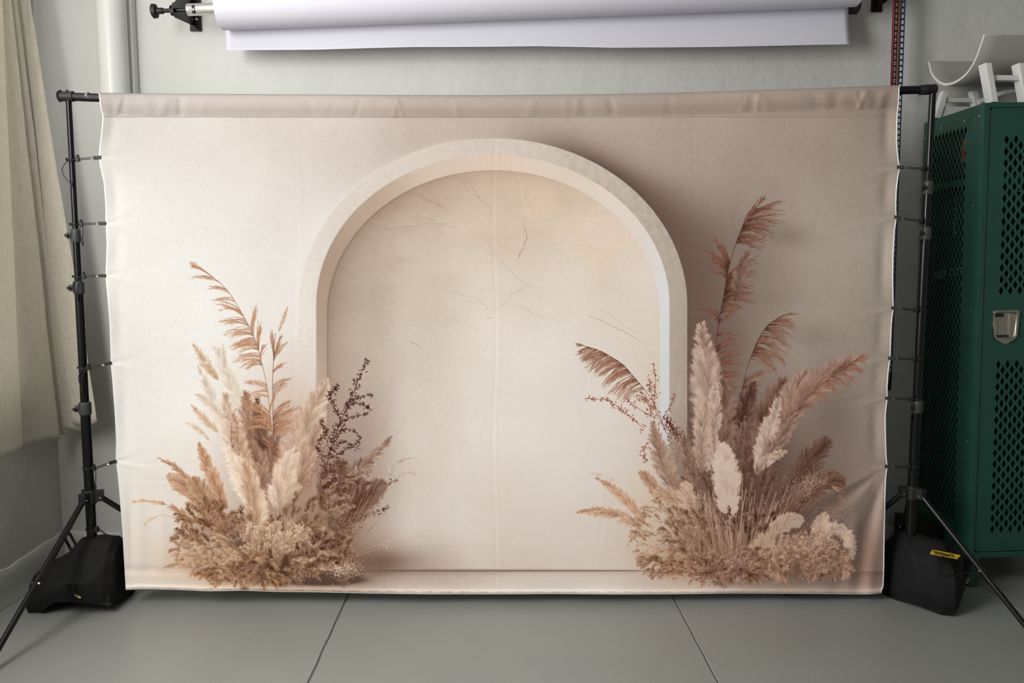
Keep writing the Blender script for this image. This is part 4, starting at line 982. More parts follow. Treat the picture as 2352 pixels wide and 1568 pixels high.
# to world space, point by point on the hanging sheet
D3 = Fv[None, None]+Rv[None, None]*((PXg-CX)/F)[..., None]-Uv[None, None]*((PYg-CY)/F)[..., None]
T_ = (rel-Cv[1])/D3[..., 1]
W3 = Cv+D3*T_[..., None]
verts = W3.reshape(-1, 3)
idx = np.arange(NU*NV).reshape(NV, NU)
faces = np.stack([idx[:-1, :-1], idx[1:, :-1], idx[1:, 1:], idx[:-1, 1:]], -1).reshape(-1, 4)
me = bpy.data.meshes.new('backdrop_cloth')
me.vertices.add(len(verts)); me.vertices.foreach_set('co', verts.astype(np.float32).ravel())
me.loops.add(faces.size); me.loops.foreach_set('vertex_index', faces.astype(np.int32).ravel())
me.polygons.add(len(faces)); me.polygons.foreach_set('loop_start', np.arange(0, faces.size, 4, dtype=np.int32)); me.polygons.foreach_set('loop_total', np.full(len(faces), 4, np.int32))
me.update(calc_edges=True)
uvl = me.uv_layers.new(name='print')
uvs = np.stack([(PXg-PX0)/(PX1-PX0), 1-(PYg-PY0)/(PY1-PY0)], -1).reshape(-1, 2)
uvl.data.foreach_set('uv', uvs[faces.ravel()].astype(np.float32).ravel())
me.shade_smooth(); me.validate()
cloth = bpy.data.objects.new('printed_backdrop', me); COL.objects.link(cloth)
tag(cloth, 'large fabric backdrop printed with a plaster arch and pampas grass bouquets', 'backdrop', kind='thing')

def cloth_mat():
    m, nt, bs = new_mat('printed_fabric'); L = nt.links.new
    if PLAIN:
        bs.inputs['Base Color'].default_value = (0.5, 0.5, 0.5, 1)
    else:
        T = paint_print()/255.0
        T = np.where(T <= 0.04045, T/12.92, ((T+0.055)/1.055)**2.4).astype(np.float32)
        T = divide_light(T)
        img = bpy.data.images.new('print_artwork', CW, CH, alpha=False)
        S = np.where(T <= 0.0031308, T*12.92, 1.055*np.power(np.maximum(T, 1e-6), 1/2.4)-0.055)
        buf = np.ones((CH, CW, 4), np.float32); buf[..., :3] = S[::-1]
        img.pixels.foreach_set(buf.ravel()); img.update(); img.pack()
        tx_ = nt.nodes.new('ShaderNodeTexImage'); tx_.image = img; tx_.extension = 'EXTEND'
        uvn = nt.nodes.new('ShaderNodeUVMap'); uvn.uv_map = 'print'
        L(uvn.outputs[0], tx_.inputs[0]); L(tx_.outputs[0], bs.inputs['Base Color'])
    bs.inputs['Roughness'].default_value = 0.9; bs.inputs['Specular IOR Level'].default_value = 0.12
    bs.inputs['Sheen Weight'].default_value = 0.08
    tc = nt.nodes.new('ShaderNodeTexCoord'); n = nt.nodes.new('ShaderNodeTexNoise'); n.inputs['Scale'].default_value = 330; n.inputs['Detail'].default_value = 3
    mp = nt.nodes.new('ShaderNodeMapping'); mp.inputs['Scale'].default_value = (1, 1, 0.55); L(tc.outputs['Object'], mp.inputs[0]); L(mp.outputs[0], n.inputs['Vector'])
    bp = nt.nodes.new('ShaderNodeBump'); bp.inputs['Strength'].default_value = 0.18; bp.inputs['Distance'].default_value = 0.001
    L(n.outputs['Fac'], bp.inputs['Height']); L(bp.outputs[0], bs.inputs['Normal'])
    return m
def divide_light(T):
    """artwork colours divided by the fitted lamp light: a lighting correction put into the print"""
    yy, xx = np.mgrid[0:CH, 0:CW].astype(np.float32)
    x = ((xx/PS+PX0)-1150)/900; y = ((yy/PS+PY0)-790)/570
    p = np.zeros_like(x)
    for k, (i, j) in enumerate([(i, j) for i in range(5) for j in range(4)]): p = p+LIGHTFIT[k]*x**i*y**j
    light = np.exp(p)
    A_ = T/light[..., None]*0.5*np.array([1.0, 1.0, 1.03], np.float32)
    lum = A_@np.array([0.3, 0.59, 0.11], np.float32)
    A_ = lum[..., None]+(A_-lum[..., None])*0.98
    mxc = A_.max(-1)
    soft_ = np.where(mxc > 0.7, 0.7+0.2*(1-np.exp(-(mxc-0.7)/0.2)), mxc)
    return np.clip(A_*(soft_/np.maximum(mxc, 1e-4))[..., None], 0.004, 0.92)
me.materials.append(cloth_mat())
sol = cloth.modifiers.new('thickness', 'SOLIDIFY'); sol.thickness = 0.0015; sol.offset = 1
# white overlocked hem
def hem(idxs, r):
    pts = [Vector(W3[j, i]) for j, i in idxs]; b = MB(); b.tube(pts, r, 6)
    o = b.build('hem', M['hem'], smooth=True); o.parent = cloth; tag(o, 'white stitched hem'); return o
hem([(j, 0) for j in range(0, NV, 2)], 0.0022)
hem([(j, NU-1) for j in range(0, NV, 2)], 0.0032)
hem([(NV-1, i) for i in range(0, NU, 2)], 0.0025)

# ---------------------------------------------------------------- crossbar (it sags in the middle)
XLp, XRp = -1.62, 1.677
bar = thing('crossbar', 'long black crossbar the printed backdrop hangs from', 'crossbar', (0, 0, 2.0))
cz = [(XLp-0.005, 2.005-0.019)]+[(G(px, py+10.5, 'Y', 0).x, G(px, py+10.5, 'Y', 0).z) for px, py in TOP]+[(XRp, 2.031)]
cz[0] = (XLp-0.005, G(165, 221.5, 'Y', 0).z)
pts = spline([(x, 0, z) for x, z in cz], 6)
b = MB(); b.tube(pts, 0.0155, 24); put(b.build('bar_tube', M['black'], smooth=True), bar)
b = MB(); zl = cz[0][1]
b.tube([(XLp-0.035, 0, zl+0.001), (XLp-0.03, 0, zl+0.001), (XLp-0.028, 0, zl), (XLp+0.012, 0, zl)], [0.02, 0.0225, 0.018, 0.018], 24)
b.tube([(XLp+0.012, 0, zl), (XLp+0.02, 0, zl)], 0.0195, 24)
b.tube([(XLp-0.004, 0, zl+0.012), (XLp-0.004, 0, zl+0.024)], [0.006, 0.005], 12)
put(b.build('end_fitting', M['black_plastic'], smooth=True), bar)
b = MB(); zr = cz[-1][1]
b.tube([(XRp-0.052, 0, zr-0.003), (XRp-0.05, 0, zr-0.003), (XRp-0.035, 0, zr-0.002), (XRp-0.033, 0, zr-0.002), (XRp-0.02, 0, zr-0.001), (XRp-0.018, 0, zr-0.001), (XRp+0.008, 0, zr), (XRp+0.013, 0, zr)], [0.017, 0.0185, 0.0185, 0.0195, 0.0195, 0.0185, 0.0195, 0.015], 24)
put(b.build('end_fitting', M['black_plastic'], smooth=True), bar)
b = MB(); b.tube([(XLp+0.068, 0, zl), (XLp+0.078, 0, zl-0.0002)], 0.0159, 24)
b.tube([(XLp+0.074, -0.0162, zl-0.002), (XLp+0.082, -0.0135, zl-0.010)], 0.0016, 6)
o = b.build('paint_mark', M['tag'], smooth=True); put(o, bar); tag(o, 'small silver tape mark')

# ---------------------------------------------------------------- tripod stands
def stand(name, label, x0, ztop, secs, spider_z, feet, brace_side, seed):
    """secs: (z of the section's top, radius) from the top down; feet: list of (dx, dy)"""
    t = thing(name, label, 'light stand', (x0, 0, 0))
    for k, (zt_, r) in enumerate(secs):
        zb_ = secs[k+1][0] if k+1 < len(secs) else 0.12
        b = MB(); b.cyl((x0, 0, zb_-0.01), (x0, 0, zt_), r, 24); put(b.build('pole_section', M['black'], smooth=True), t)
        if k:
            b = MB(); b.tube([(x0, 0, zt_-0.035), (x0, 0, zt_-0.03), (x0, 0, zt_+0.012), (x0, 0, zt_+0.016)], [r+0.002, r+0.0045, r+0.0045, r+0.001], 20)
            b.box((x0-r-0.009, -0.004, zt_-0.010), (0.014, 0.016, 0.026))
            c = b.build('clamp_collar', M['grey_plastic'], smooth=True, bevel=0.0012); put(c, t)
            b = MB(); b.tube([(x0-r-0.012, -0.010, zt_-0.01), (x0-r-0.012, -0.022, zt_-0.01), (x0-r-0.012, -0.026, zt_-0.01)], [0.0035, 0.0075, 0.006], 10)
            kn = b.build('knob', M['black_plastic'], smooth=True); kn.parent = c
    R_ = secs[-1][1]
    b = MB(); b.tube([(x0, 0, spider_z-0.03), (x0, 0, spider_z-0.028), (x0, 0, spider_z+0.022), (x0, 0, spider_z+0.026)], [R_+0.004, R_+0.007, R_+0.007, R_+0.003], 24)
    for dx, dy in feet:
        L_ = math.hypot(dx, dy); ux, uy = dx/L_, dy/L_
        rot = Matrix.Rotation(math.atan2(uy, ux), 3, 'Z')
        b.box((x0+ux*(R_+0.014), uy*(R_+0.014), spider_z), (0.034, 0.030, 0.042), rot)
    put(b.build('leg_hub', M['black_plastic'], bevel=0.002), t)
    bz = 0.085
    b = MB(); b.tube([(x0, 0, bz-0.02), (x0, 0, bz+0.02)], R_+0.006, 20); put(b.build('lower_collar', M['black_plastic'], smooth=True), t)
    for dx, dy in feet:
        L_ = math.hypot(dx, dy); ux, uy = dx/L_, dy/L_
        a = Vector((x0+ux*(R_+0.02), uy*(R_+0.02), spider_z-0.006)); f = Vector((x0+dx, dy, 0.014))
        b = MB(); b.tube([a, f], 0.0105, 16); lg = b.build('leg', M['black'], smooth=True); put(lg, t)
        b = MB(); d = (f-a).normalized(); b.tube([f-d*0.04, f, f+d*0.008], [0.0125, 0.0135, 0.010], 14); ft = b.build('rubber_foot', M['black_plastic'], smooth=True); ft.parent = lg; ft.matrix_parent_inverse = Matrix.Identity(4)
        md = a+(f-a)*0.52; c = Vector((x0+ux*(R_+0.006), uy*(R_+0.006), bz)); sd = Vector((-uy, ux, 0))
        for s in (-1, 1):
            b = MB(); b.beam(md+sd*0.013*s, c+sd*0.013*s, 0.003, 0.011, up=sd); put(b.build('brace', M['black']), t)
        for p, q in ((md, 0.016), (a, 0.016)):
            b = MB(); b.tube([p-sd*q, p-sd*(q-0.004), p+sd*(q-0.004), p+sd*q], [0.003, 0.0048, 0.0048, 0.003], 10)
            o = b.build('rivet', M['steel'], smooth=True); o.parent = lg
    return t
def pol(deg, r): return (r*math.cos(math.radians(deg)), r*math.sin(math.radians(deg)))
zc = lambda px, py, x=None: G(px, py, 'Y', 0).z
stand('tripod_stand', 'black tripod stand holding the crossbar beside the beige curtain', XLp, cz[0][1], [(cz[0][1]-0.01, 0.0105), (zc(170, 535), 0.0128), (zc(174, 655), 0.0155), (zc(193, 932), 0.0185)], 0.445, [pol(262, 0.57), pol(136, 0.56), pol(18, 0.55)], 1, 1)
stand('tripod_stand', 'black tripod stand holding the crossbar in front of the green locker', XRp, cz[-1][1], [(cz[-1][1]-0.01, 0.0125), (zc(2133, 425), 0.0145), (zc(2127, 530), 0.0170), (zc(2103, 928), 0.0195)], 0.445, [(-0.492, 0.033), pol(298, 0.52), (0.165, 0.41)], 1, 2)

# ---------------------------------------------------------------- spring clips on elastic cords
def clip(cpx, cpy, ppx, ppy, side, dangle, label, group):
    """side -1: left edge; the clip bites the cloth at (cpx,cpy); the cord runs to a toggle at the pole (ppx,ppy)"""
    c = G(cpx, cpy, 'Y', -0.012 if cpy < 950 else -0.024); xp = XLp if side < 0 else XRp
    z_p = G(ppx, ppy, 'Y', 0).z; R_ = 0.017
    tg = Vector((xp-side*(R_+0.012), -0.014, z_p))           # toggle
    d = (Vector((tg.x, 0, tg.z))-Vector((c.x, 0, c.z))).normalized()
    t = thing('backdrop_clip', label, 'clip', c, group)
    n = Vector((0, 1, 0)).cross(d)
    Rm = Matrix((d, Vector((0, 1, 0)), n)).transposed()
    b = MB()
    for s in (-1, 1):
        b.box(c+d*0.004+Vector((0, 0.0045*s, 0)), (0.030, 0.0028, 0.0125), Rm)
        for k in range(3): b.box(c+d*(-0.007+0.008*k)+Vector((0, 0.0064*s, 0)), (0.004, 0.0015, 0.009), Rm)
    b.box(c+d*0.012, (0.008, 0.008, 0.006), Rm)
    jm = M['black_plastic'] if side < 0 else M['grey_plastic']
    put(b.build('clip_jaw', jm, bevel=0.0008), t)
    e = c+d*0.020
    b = MB(); b.tube([e+n*0.005, e+d*0.005+n*0.003, e+d*0.010, e+d*0.005-n*0.003, e-n*0.005], 0.0011, 8)
    o = b.build('wire_ring', M['steel'], smooth=True); put(o, t)
    s0 = e+d*0.009; b = MB()
    for k in (-1, 1):
        b.tube([s0+n*0.0028*k, (s0*0.5+tg*0.5)+n*(0.0022*k)-Vector((0, 0, 0.001)), tg+n*0.003*k], 0.0015, 8)
    ringp = [Vector((xp+math.cos(a)*(R_+0.003), math.sin(a)*(R_+0.003), z_p+0.002*math.sin(2*a))) for a in np.linspace(0, 2*math.pi, 17)]
    b.tube(ringp, 0.0022, 8); b.tube([p-Vector((0, 0, 0.004)) for p in ringp], 0.0018, 8)
    if dangle:
        if dangle == 'long':
            q = [tg, tg+Vector((0.004*side, -0.004, -0.022)), tg+Vector((0.001, -0.004, -0.055)), tg+Vector((-0.004*side, -0.003, -0.070))]
            q2 = [tg+Vector((0.006, 0, 0)), tg+Vector((0.008, -0.004, -0.03)), tg+Vector((-0.003*side, -0.003, -0.072))]
        elif dangle == 'arc':
            q = [tg, tg+Vector((-0.035, -0.01, -0.012)), tg+Vector((-0.054, -0.012, -0.045)), tg+Vector((-0.038, -0.010, -0.080)), tg+Vector((-0.022, -0.010, -0.092))]
            q2 = None
        elif dangle == 'away':
            q = [tg, tg+Vector((0.018, -0.004, -0.012)), tg+Vector((0.045, 0.01, -0.045)), tg+Vector((0.062, 0.03, -0.085))]
            q2 = [tg+Vector((0.004, 0, -0.004)), tg+Vector((0.016, -0.004, -0.018)), tg+Vector((0.040, 0.01, -0.05)), tg+Vector((0.056, 0.03, -0.09))]
        else:
            q = [tg, tg+Vector((-0.026, -0.008, -0.015)), tg+Vector((-0.036, -0.010, -0.045)), tg+Vector((-0.024, -0.010, -0.080))]
            q2 = [tg+Vector((0, 0, -0.004)), tg+Vector((-0.018, -0.010, -0.025)), tg+Vector((-0.022, -0.012, -0.050)), tg+Vector((-0.023, -0.010, -0.082))]
        b.tube(spline(q, 5), 0.0014, 8)
        if q2: b.tube(spline(q2, 5), 0.0014, 8)
        en = q[-1]
        b.tube([en+Vector((0, 0, 0.004)), en-Vector((0, 0, 0.004)), en-Vector((0, 0, 0.014))], [0.003, 0.0042, 0.0035], 8)
    put(b.build('elastic_cord', M['black_plastic'], smooth=True), t)
    b = MB(); b.box(tg, (0.013, 0.012, 0.020), Matrix.Rotation(0.35*side, 3, 'Y')); b.tube([tg+Vector((0, 0, 0.008)), tg+Vector((0.002, 0, 0.016))], 0.005, 10)
    put(b.build('cord_toggle', M['black_plastic'], bevel=0.002), t)
GL, GR = 'clips along the left edge of the backdrop', 'clips along the right edge of the backdrop'
def clips():
    L_ = [(226, 362, 165, 366, 'arc', 'topmost black clip holding the left edge of the backdrop'),
          (238, 513, 171, 514, 'long', 'black clip second from the top on the left backdrop edge'),
          (238, 633, 177, 634, 'both', 'black clip third from the top on the left backdrop edge'),
          (251, 834, 190, 843, 'both', 'black clip fourth from the top on the left backdrop edge'),
          (262, 1060, 206, 1073, 'long', 'lowest black clip on the left edge, cord sloping down to the pole')]
    R_ = [(2065, 384, 2136, 388, 'long', 'topmost clip holding the right edge of the backdrop'),
          (2059, 499, 2128, 508, 'long', 'clip second from the top on the right backdrop edge'),
          (2052, 707, 2116, 711, None, 'clip third from the top on the right backdrop edge'),
          (2045, 822, 2109, 823, None, 'clip fourth from the top on the right backdrop edge'),
          (2038, 914, 2104, 915, 'long', 'clip fifth from the top on the right edge, just below the blue chain weight'),
          (2037, 1070, 2096, 1070, None, 'lowest clip on the right edge of the backdrop')]
    for a in L_: clip(*a[:4], -1, a[4], a[5], GL)
    for a in R_: clip(*a[:4], 1, a[4], a[5], GR)
clips()
# a spare clip cord tied low on the left pole, its tail dropping behind the cloth
p0 = G(222, 1215, 'Y', -0.02)
t = thing('spare_cord', 'loose elastic cord knotted low on the left pole above the sandbag', 'cord', p0)
b = MB(); b.box(p0, (0.014, 0.014, 0.022)); b.tube([(XLp+math.cos(a)*0.021, math.sin(a)*0.021, p0.z-0.004) for a in np.linspace(0, 2*math.pi, 17)], 0.0025, 8)
put(b.build('cord_toggle', M['black_plastic'], bevel=0.002), t)
b = MB()
for s in (0, 0.006): b.tube(spline([p0+Vector((0.004, 0, s)), G(240, 1226, 'Y', 0.0)+Vector((0, 0, s)), G(252, 1238, 'Y', 0.012)+Vector((s, 0, 0)), G(262, 1250, 'Y', 0.02)+Vector((s, 0, 0))], 5), 0.0014, 8)
put(b.build('elastic_cord', M['black_plastic'], smooth=True), t)
# ---------------------------------------------------------------- paper roll high on the wall
RY = 0.39
A0, A1 = G(505, 20, 'Y', RY), G(1970, -34, 'Y', RY)
ax = (A1-A0).normalized(); RR = 0.086
t = thing('paper_roll', 'wide roll of white seamless paper mounted high on the back wall', 'paper roll', (A0+A1)/2)
b = MB()
b.tube([A0+ax*0.0, A0+ax*0.002]+[A0+(A1-A0)*k for k in np.linspace(0.01, 0.99, 30)]+[A1-ax*0.002, A1], [RR-0.002]+[RR]*32+[RR-0.002], 64)
put(b.build('roll', M['paper'], smooth=True), t)
b = MB(); b.tube([A0-ax*0.136, A0-ax*0.134, A1+ax*0.02], [0.023, 0.0245, 0.0245], 32)
put(b.build('core_tube', M['alu'], smooth=True), t)
# printed mark on the tube
b = MB()
def arcpatch(mb, s0, s1, a0, a1, r):
    n = 8; rows = []
    x = Vector((0, 0, 1)).cross(ax).normalized(); y = ax.cross(x)
    for s in (s0, s1):
        c = A0-ax*0.136+ax*s; rows.append([c+(x*math.cos(a)+y*math.sin(a))*r for a in np.linspace(a0, a1, n)])
    mb.grid(rows)
ang0 = math.atan2(0.25, 1)
sgn = -1 if (Vector((0, 0, 1)).cross(ax)).y > 0 else 1
x_ = Vector((0, 0, 1)).cross(ax).normalized(); base_a = 0 if x_.y < 0 else math.pi
arcpatch(b, 0.026, 0.040, base_a-0.45, base_a+0.95, 0.0247)
o = b.build('tube_label', M['black_plastic']); put(o, t); tag(o, 'small black printed mark')
b = MB(); arcpatch(b, 0.029, 0.036, base_a+0.1, base_a+0.45, 0.0249); arcpatch(b, 0.013, 0.0195, base_a-0.1, base_a+0.9, 0.0247)
o = b.build('tube_label', M['white_print']); put(o, t); tag(o, 'small white printed mark')
b = MB()
for k in range(5): arcpatch(b, 0.0145, 0.018, base_a+0.0+0.17*k, base_a+0.09+0.17*k, 0.0249)
put(b.build('tube_label', M['grey_plastic']), t)
# hanging sheet that curls towards the room
rows = []
for k in range(121):
    s = k/120; px = 519+(1946-519)*s
    topp = A0+(A1-A0)*((G(px, 60, 'Y', RY+0.05).x-A0.x)/(A1.x-A0.x))
    yb = np.interp(s, [0, .15, .3, .5, .62, .8, 1], [114.5, 114, 108, 106, 110, 107, 102])
    row = []
    for j in range(22):
        q = j/21
        yy = RY+RR-0.004-0.045*q**2.2+0.003*math.sin(s*17+1)*q
        pz = G(px, yb, 'Y', RY+RR-0.05)
        z = (topp.z-0.0)*(1-q)+pz.z*q
        xx = G(px, 40, 'Y', RY+RR).x*(1-q**3)+(pz.x+(s-0.5)*0.03)*q**3 if s > .5 else G(px, 70, 'Y', RY+RR).x*(1-q**2)+pz.x*q**2
        row.append((xx, yy, z))
    rows.append(row)
b = MB(); b.grid(rows); o = b.build('loose_sheet', M['paper'], smooth=True, solid=0.0006); o.data.shade_smooth(); put(o, t)
# dark roll close to the wall behind it
D0, D1 = G(700, 24, 'Y', 0.515), G(1972, 12, 'Y', 0.515)
b = MB(); b.tube([D0, D1-(D1-D0).normalized()*0.006, D1], [0.038, 0.038, 0.030], 40)
o = b.build('dark_paper_roll', M['dark_paper'], smooth=True); tag(o, 'dark paper roll end peeking out behind the white paper', 'paper roll')
# brackets
def bracket(label, plate_px, plate_py, flip, arm_to):
    pb = G(plate_px, plate_py, 'Y', 0.57)
    t = thing('roll_bracket', label, 'bracket', pb, 'wall brackets carrying the paper roll')
    b = MB(); b.box((pb.x, 0.571, pb.z+0.13), (0.050, 0.010, 0.26)); put(b.build('wall_plate', M['black'], bevel=0.002), t)
    b = MB(); e = Vector(arm_to)
    pl = [(pb.x, 0.566, pb.z+0.02), (pb.x, 0.566, pb.z+0.20), e+Vector((0, 0, 0.035)), e+Vector((0, -0.028, 0.02)), e+Vector((0, -0.028, -0.018)), e+Vector((0, 0, -0.03))]
    b.poly([(p[0], p[1], p[2]) for p in map(Vector, pl)], (-0.006*flip, 0, 0)); put(b.build('arm', M['black'], bevel=0.001), t)
    b = MB(); b.tube([(pb.x+0.008, 0.566, pb.z+0.05), (pb.x+0.008, 0.560, pb.z+0.05)], [0.008, 0.006], 6)
    put(b.build('screw', M['nickel'], smooth=True), t)
    return t, e
e0 = A0-ax*0.185
t0, _ = bracket('black wall bracket with round tension knob left of the white paper roll', 450, 72, 1, e0)
b = MB(); b.tube([e0-ax*0.022, e0-ax*0.020, e0-ax*0.002, e0], [0.018, 0.022, 0.022, 0.022], 8)
b.tube([e0-ax*0.08, A0-ax*0.13], 0.0085, 16)
put(b.build('shaft', M['black'], smooth=True), t0)
b = MB(); b.tube([e0-ax*0.052, e0-ax*0.056, e0-ax*0.078, e0-ax*0.082, e0-ax*0.095, e0-ax*0.1], [0.011, 0.013, 0.013, 0.028, 0.030, 0.024], 28)
put(b.build('knob', M['black_plastic'], smooth=True), t0)
pr = G(2013, 28, 'Y', 0.57)
t1, _ = bracket('black wall bracket beside the coloured chains at the upper right', 2013, 28, -1, Vector((pr.x+0.07, RY, pr.z+0.16)))
b = MB(); b.beam(Vector((pr.x+0.018, 0.55, pr.z+0.035)), Vector((pr.x+0.09, RY, pr.z+0.115)), 0.004, 0.012); o = b.build('strut', M['black']); put(o, t1)

# ---------------------------------------------------------------- coloured pull chains
def chain(label, m, pxt, pxb, pyb, Y, w, pitch, depth, weight=False, twist=0.0):
    a = G(pxt, 0, 'Y', Y); c = G(pxb, pyb, 'Y', Y)
    zt_ = 2.75; zb_ = c.z
    t = thing('pull_chain', label, 'chain', (c.x, Y, zb_), 'coloured pull chains by the right end of the roll')
    top_ = Vector((a.x, Y, zt_)); bot_ = Vector((c.x, Y, zb_)); n = int((zt_-zb_)/pitch)
    b = MB()
    for s in (-1, 1):
        b.beam(bot_+Vector((s*(w/2-0.0011), 0, 0)), top_+Vector((s*(w/2-0.0011), 0, 0)), 0.0022, depth)
    for k in range(n+1):
        p = bot_+(top_-bot_)*(k/n)
        b.box(p, (w, depth*1.3, pitch*0.30))
    put(b.build('links', m), t)
    if weight:
        b = MB(); b.tube([bot_+Vector((0, 0, 0.002)), bot_-Vector((0, 0, 0.004)), bot_-Vector((0, 0, 0.075)), bot_-Vector((0, 0, 0.082))], [0.007, 0.010, 0.008, 0.005], 16)
        o = b.build('weight', M['black_plastic'], smooth=True); put(o, t)
chain('red plastic pull chain, leftmost of the chains on the wall', M['red_chain'], 2050.5, 2046, 205, 0.455, 0.0045, 0.0245, 0.003)
chain('navy ladder chain overlapping the orange one, second from the left', M['navy_chain'], 2058.5, 2053, 205, 0.450, 0.0170, 0.0245, 0.004)
chain('orange plastic chain seen through the rungs of the navy chain', M['orange_chain'], 2058, 2053, 205, 0.470, 0.0105, 0.0123, 0.004)
chain('thin orange chain hanging beside the dark blue ladder chain', M['orange_chain'], 2066.5, 2061, 205, 0.458, 0.0060, 0.0245, 0.004)
chain('long dark blue ladder chain ending in a black weight', M['blue_chain'], 2073.5, 2044, 856, 0.452, 0.0180, 0.0245, 0.004, weight=True)

# ---------------------------------------------------------------- green locker
LX, LY, LH, LD, LW = 1.990, 0.100, 2.003, 0.445, 0.47
lock = thing('locker', 'tall dark green metal locker with diamond mesh door and side', 'locker', (LX, LY, 0))
lock.rotation_euler = (0, -math.radians(1.35), 0)
def mesh_panel(name, m, w, h, x0, z0, a, bb, nc, nr, hx, hz, to3, parent, thick=0.0014, x1=None, z1=None):
    """sheet 0..w by 0..h with a field of diamond holes; to3 maps (s,t) to 3-D; several fields may be given as lists"""
    b = MB()
    fields = list(zip(x0, z0, nr)) if isinstance(z0, (list, tuple)) else [(x0, z0, nr)]
    edges = [0.0]
    for (fx, fz, rows_) in fields:
        X0 = fx-a/2; X1 = fx+(nc-1)*a+a/2; Z0 = fz-bb/2; Z1 = fz+(rows_-1)*bb+bb/2
        P = lambda s, t: to3(s, t)
        for odd in (0, 1):
            for i in range(nc-odd):
                for j in range(rows_-odd):
                    cx = fx+(i+0.5*odd)*a; cz_ = fz+(j+0.5*odd)*bb
                    o_ = [P(cx-a/2, cz_), P(cx, cz_-bb/2), P(cx+a/2, cz_), P(cx, cz_+bb/2)]
                    q_ = [P(cx-hx, cz_), P(cx, cz_-hz), P(cx+hx, cz_), P(cx, cz_+hz)]
                    b.add(o_+q_, [(k, (k+1) % 4, (k+1) % 4+4, k+4) for k in range(4)])
        for j in range(rows_-1):
            z_ = fz+j*bb
            b.add([P(X0, z_), P(X0+a/2, z_+bb/2), P(X0, z_+bb)], [(0, 1, 2)]); b.add([P(X1, z_), P(X1-a/2, z_+bb/2), P(X1, z_+bb)], [(0, 1, 2)])
        for i in range(nc-1):
            x_c = fx+i*a
            b.add([P(x_c, Z0), P(x_c+a/2, Z0+bb/2), P(x_c+a, Z0)], [(0, 1, 2)]); b.add([P(x_c, Z1), P(x_c+a/2, Z1-bb/2), P(x_c+a, Z1)], [(0, 1, 2)])
        for (sx, xx) in ((1, X0), (-1, X1)):
            for (sz, zz) in ((1, Z0), (-1, Z1)):
                b.add([P(xx, zz), P(xx+sx*a/2, zz), P(xx, zz+sz*bb/2)], [(0, 1, 2)])
        b.add([P(0, Z0), P(X0, Z0), P(X0, Z1), P(0, Z1)], [(0, 1, 2, 3)]); b.add([P(X1, Z0), P(w, Z0), P(w, Z1), P(X1, Z1)], [(0, 1, 2, 3)])
        edges += [Z0, Z1]
    edges.append(h)
    for k in range(0, len(edges), 2):
        b.add([to3(0, edges[k]), to3(w, edges[k]), to3(w, edges[k+1]), to3(0, edges[k+1])], [(0, 1, 2, 3)])
    bm = bmesh.new()
    o = b.build(name, m, solid=thick); 
    bm.from_mesh(o.data); bmesh.ops.remove_doubles(bm, verts=bm.verts[:], dist=1e-5); n0 = (Vector(to3(1, 0))-Vector(to3(0, 0))).cross(Vector(to3(0, 1))-Vector(to3(0, 0)))
    bm.normal_update()
    for f in bm.faces:
        if f.normal.dot(n0) < 0: f.normal_flip()
    bm.to_mesh(o.data); bm.free()
    o.parent = parent
    return o
# body: sides other than the near mesh, top, back, floor, frame
def lp(o): o.parent = lock; return o
b = MB(); b.box((LW/2, LD/2, LH-0.004), (LW, LD, 0.006)); b.box((LW/2, LD/2, 0.135), (LW-0.004, LD-0.004, 0.006)); b.box((LW/2, LD-0.003, (LH+0.13)/2), (LW-0.004, 0.004, LH-0.14)); b.box((LW-0.003, LD/2, (LH+0.13)/2), (0.004, LD-0.004, LH-0.14))
lp(b.build('body', M['green'], bevel=0.001))
b = MB()
b.box((0.0115, 0.008, (LH+0.128)/2), (0.023, 0.016, LH-0.130)); b.box((LW-0.0115, 0.008, (LH+0.128)/2), (0.023, 0.016, LH-0.130))
b.box((LW/2, 0.008, LH-0.0105), (LW, 0.0162, 0.019)); b.box((LW/2, 0.008, 0.139), (LW, 0.0162, 0.022))
lp(b.build('door_frame', M['green'], bevel=0.0012))
for (x, y) in ((0.021, 0.021), (LW-0.021, 0.021), (0.021, LD-0.021), (LW-0.021, LD-0.021)):
    b = MB(); b.box((x, y, 0.066), (0.042, 0.042, 0.130)); lp(b.build('leg', M['green'], bevel=0.002))
mesh_panel('side_panel', M['green'], LD-0.020, LH-0.14, 0.106, 0.135, 0.0275, 0.0470, 11, 36, 0.0100, 0.0205, lambda s, t: (0.0012, 0.018+s, 0.135+t), lock)
b = MB(); b.box((0.0002, 0.026, (LH+.13)/2), (0.002, 0.050, LH-0.14)); b.box((0.0002, LD-0.012, (LH+.13)/2), (0.002, 0.024, LH-0.14))
lp(b.build('corner_strip', M['green'], bevel=0.0006))
door = mesh_panel('door', M['green'], LW-0.052, LH-0.174, [0.072, 0.072], [0.095, 1.098], 0.0385, 0.0466, 9, [16, 14], 0.0100, 0.0195, lambda s, t: (0.026+s, 0.006, 0.153+t), lock, thick=0.003)
b = MB()
dw, dh = LW-0.052, LH-0.174
for (x, z, w_, h_) in ((0.026+0.004, 0.153+dh/2, 0.008, dh), (0.026+dw-0.004, 0.153+dh/2, 0.008, dh), (0.026+dw/2, 0.153+0.004, dw, 0.008), (0.026+dw/2, 0.153+dh-0.004, dw, 0.008)):
    b.box((x, 0.010, z), (w_, 0.012, h_))
o = b.build('door_edge', M['green'], bevel=0.001); o.parent = door
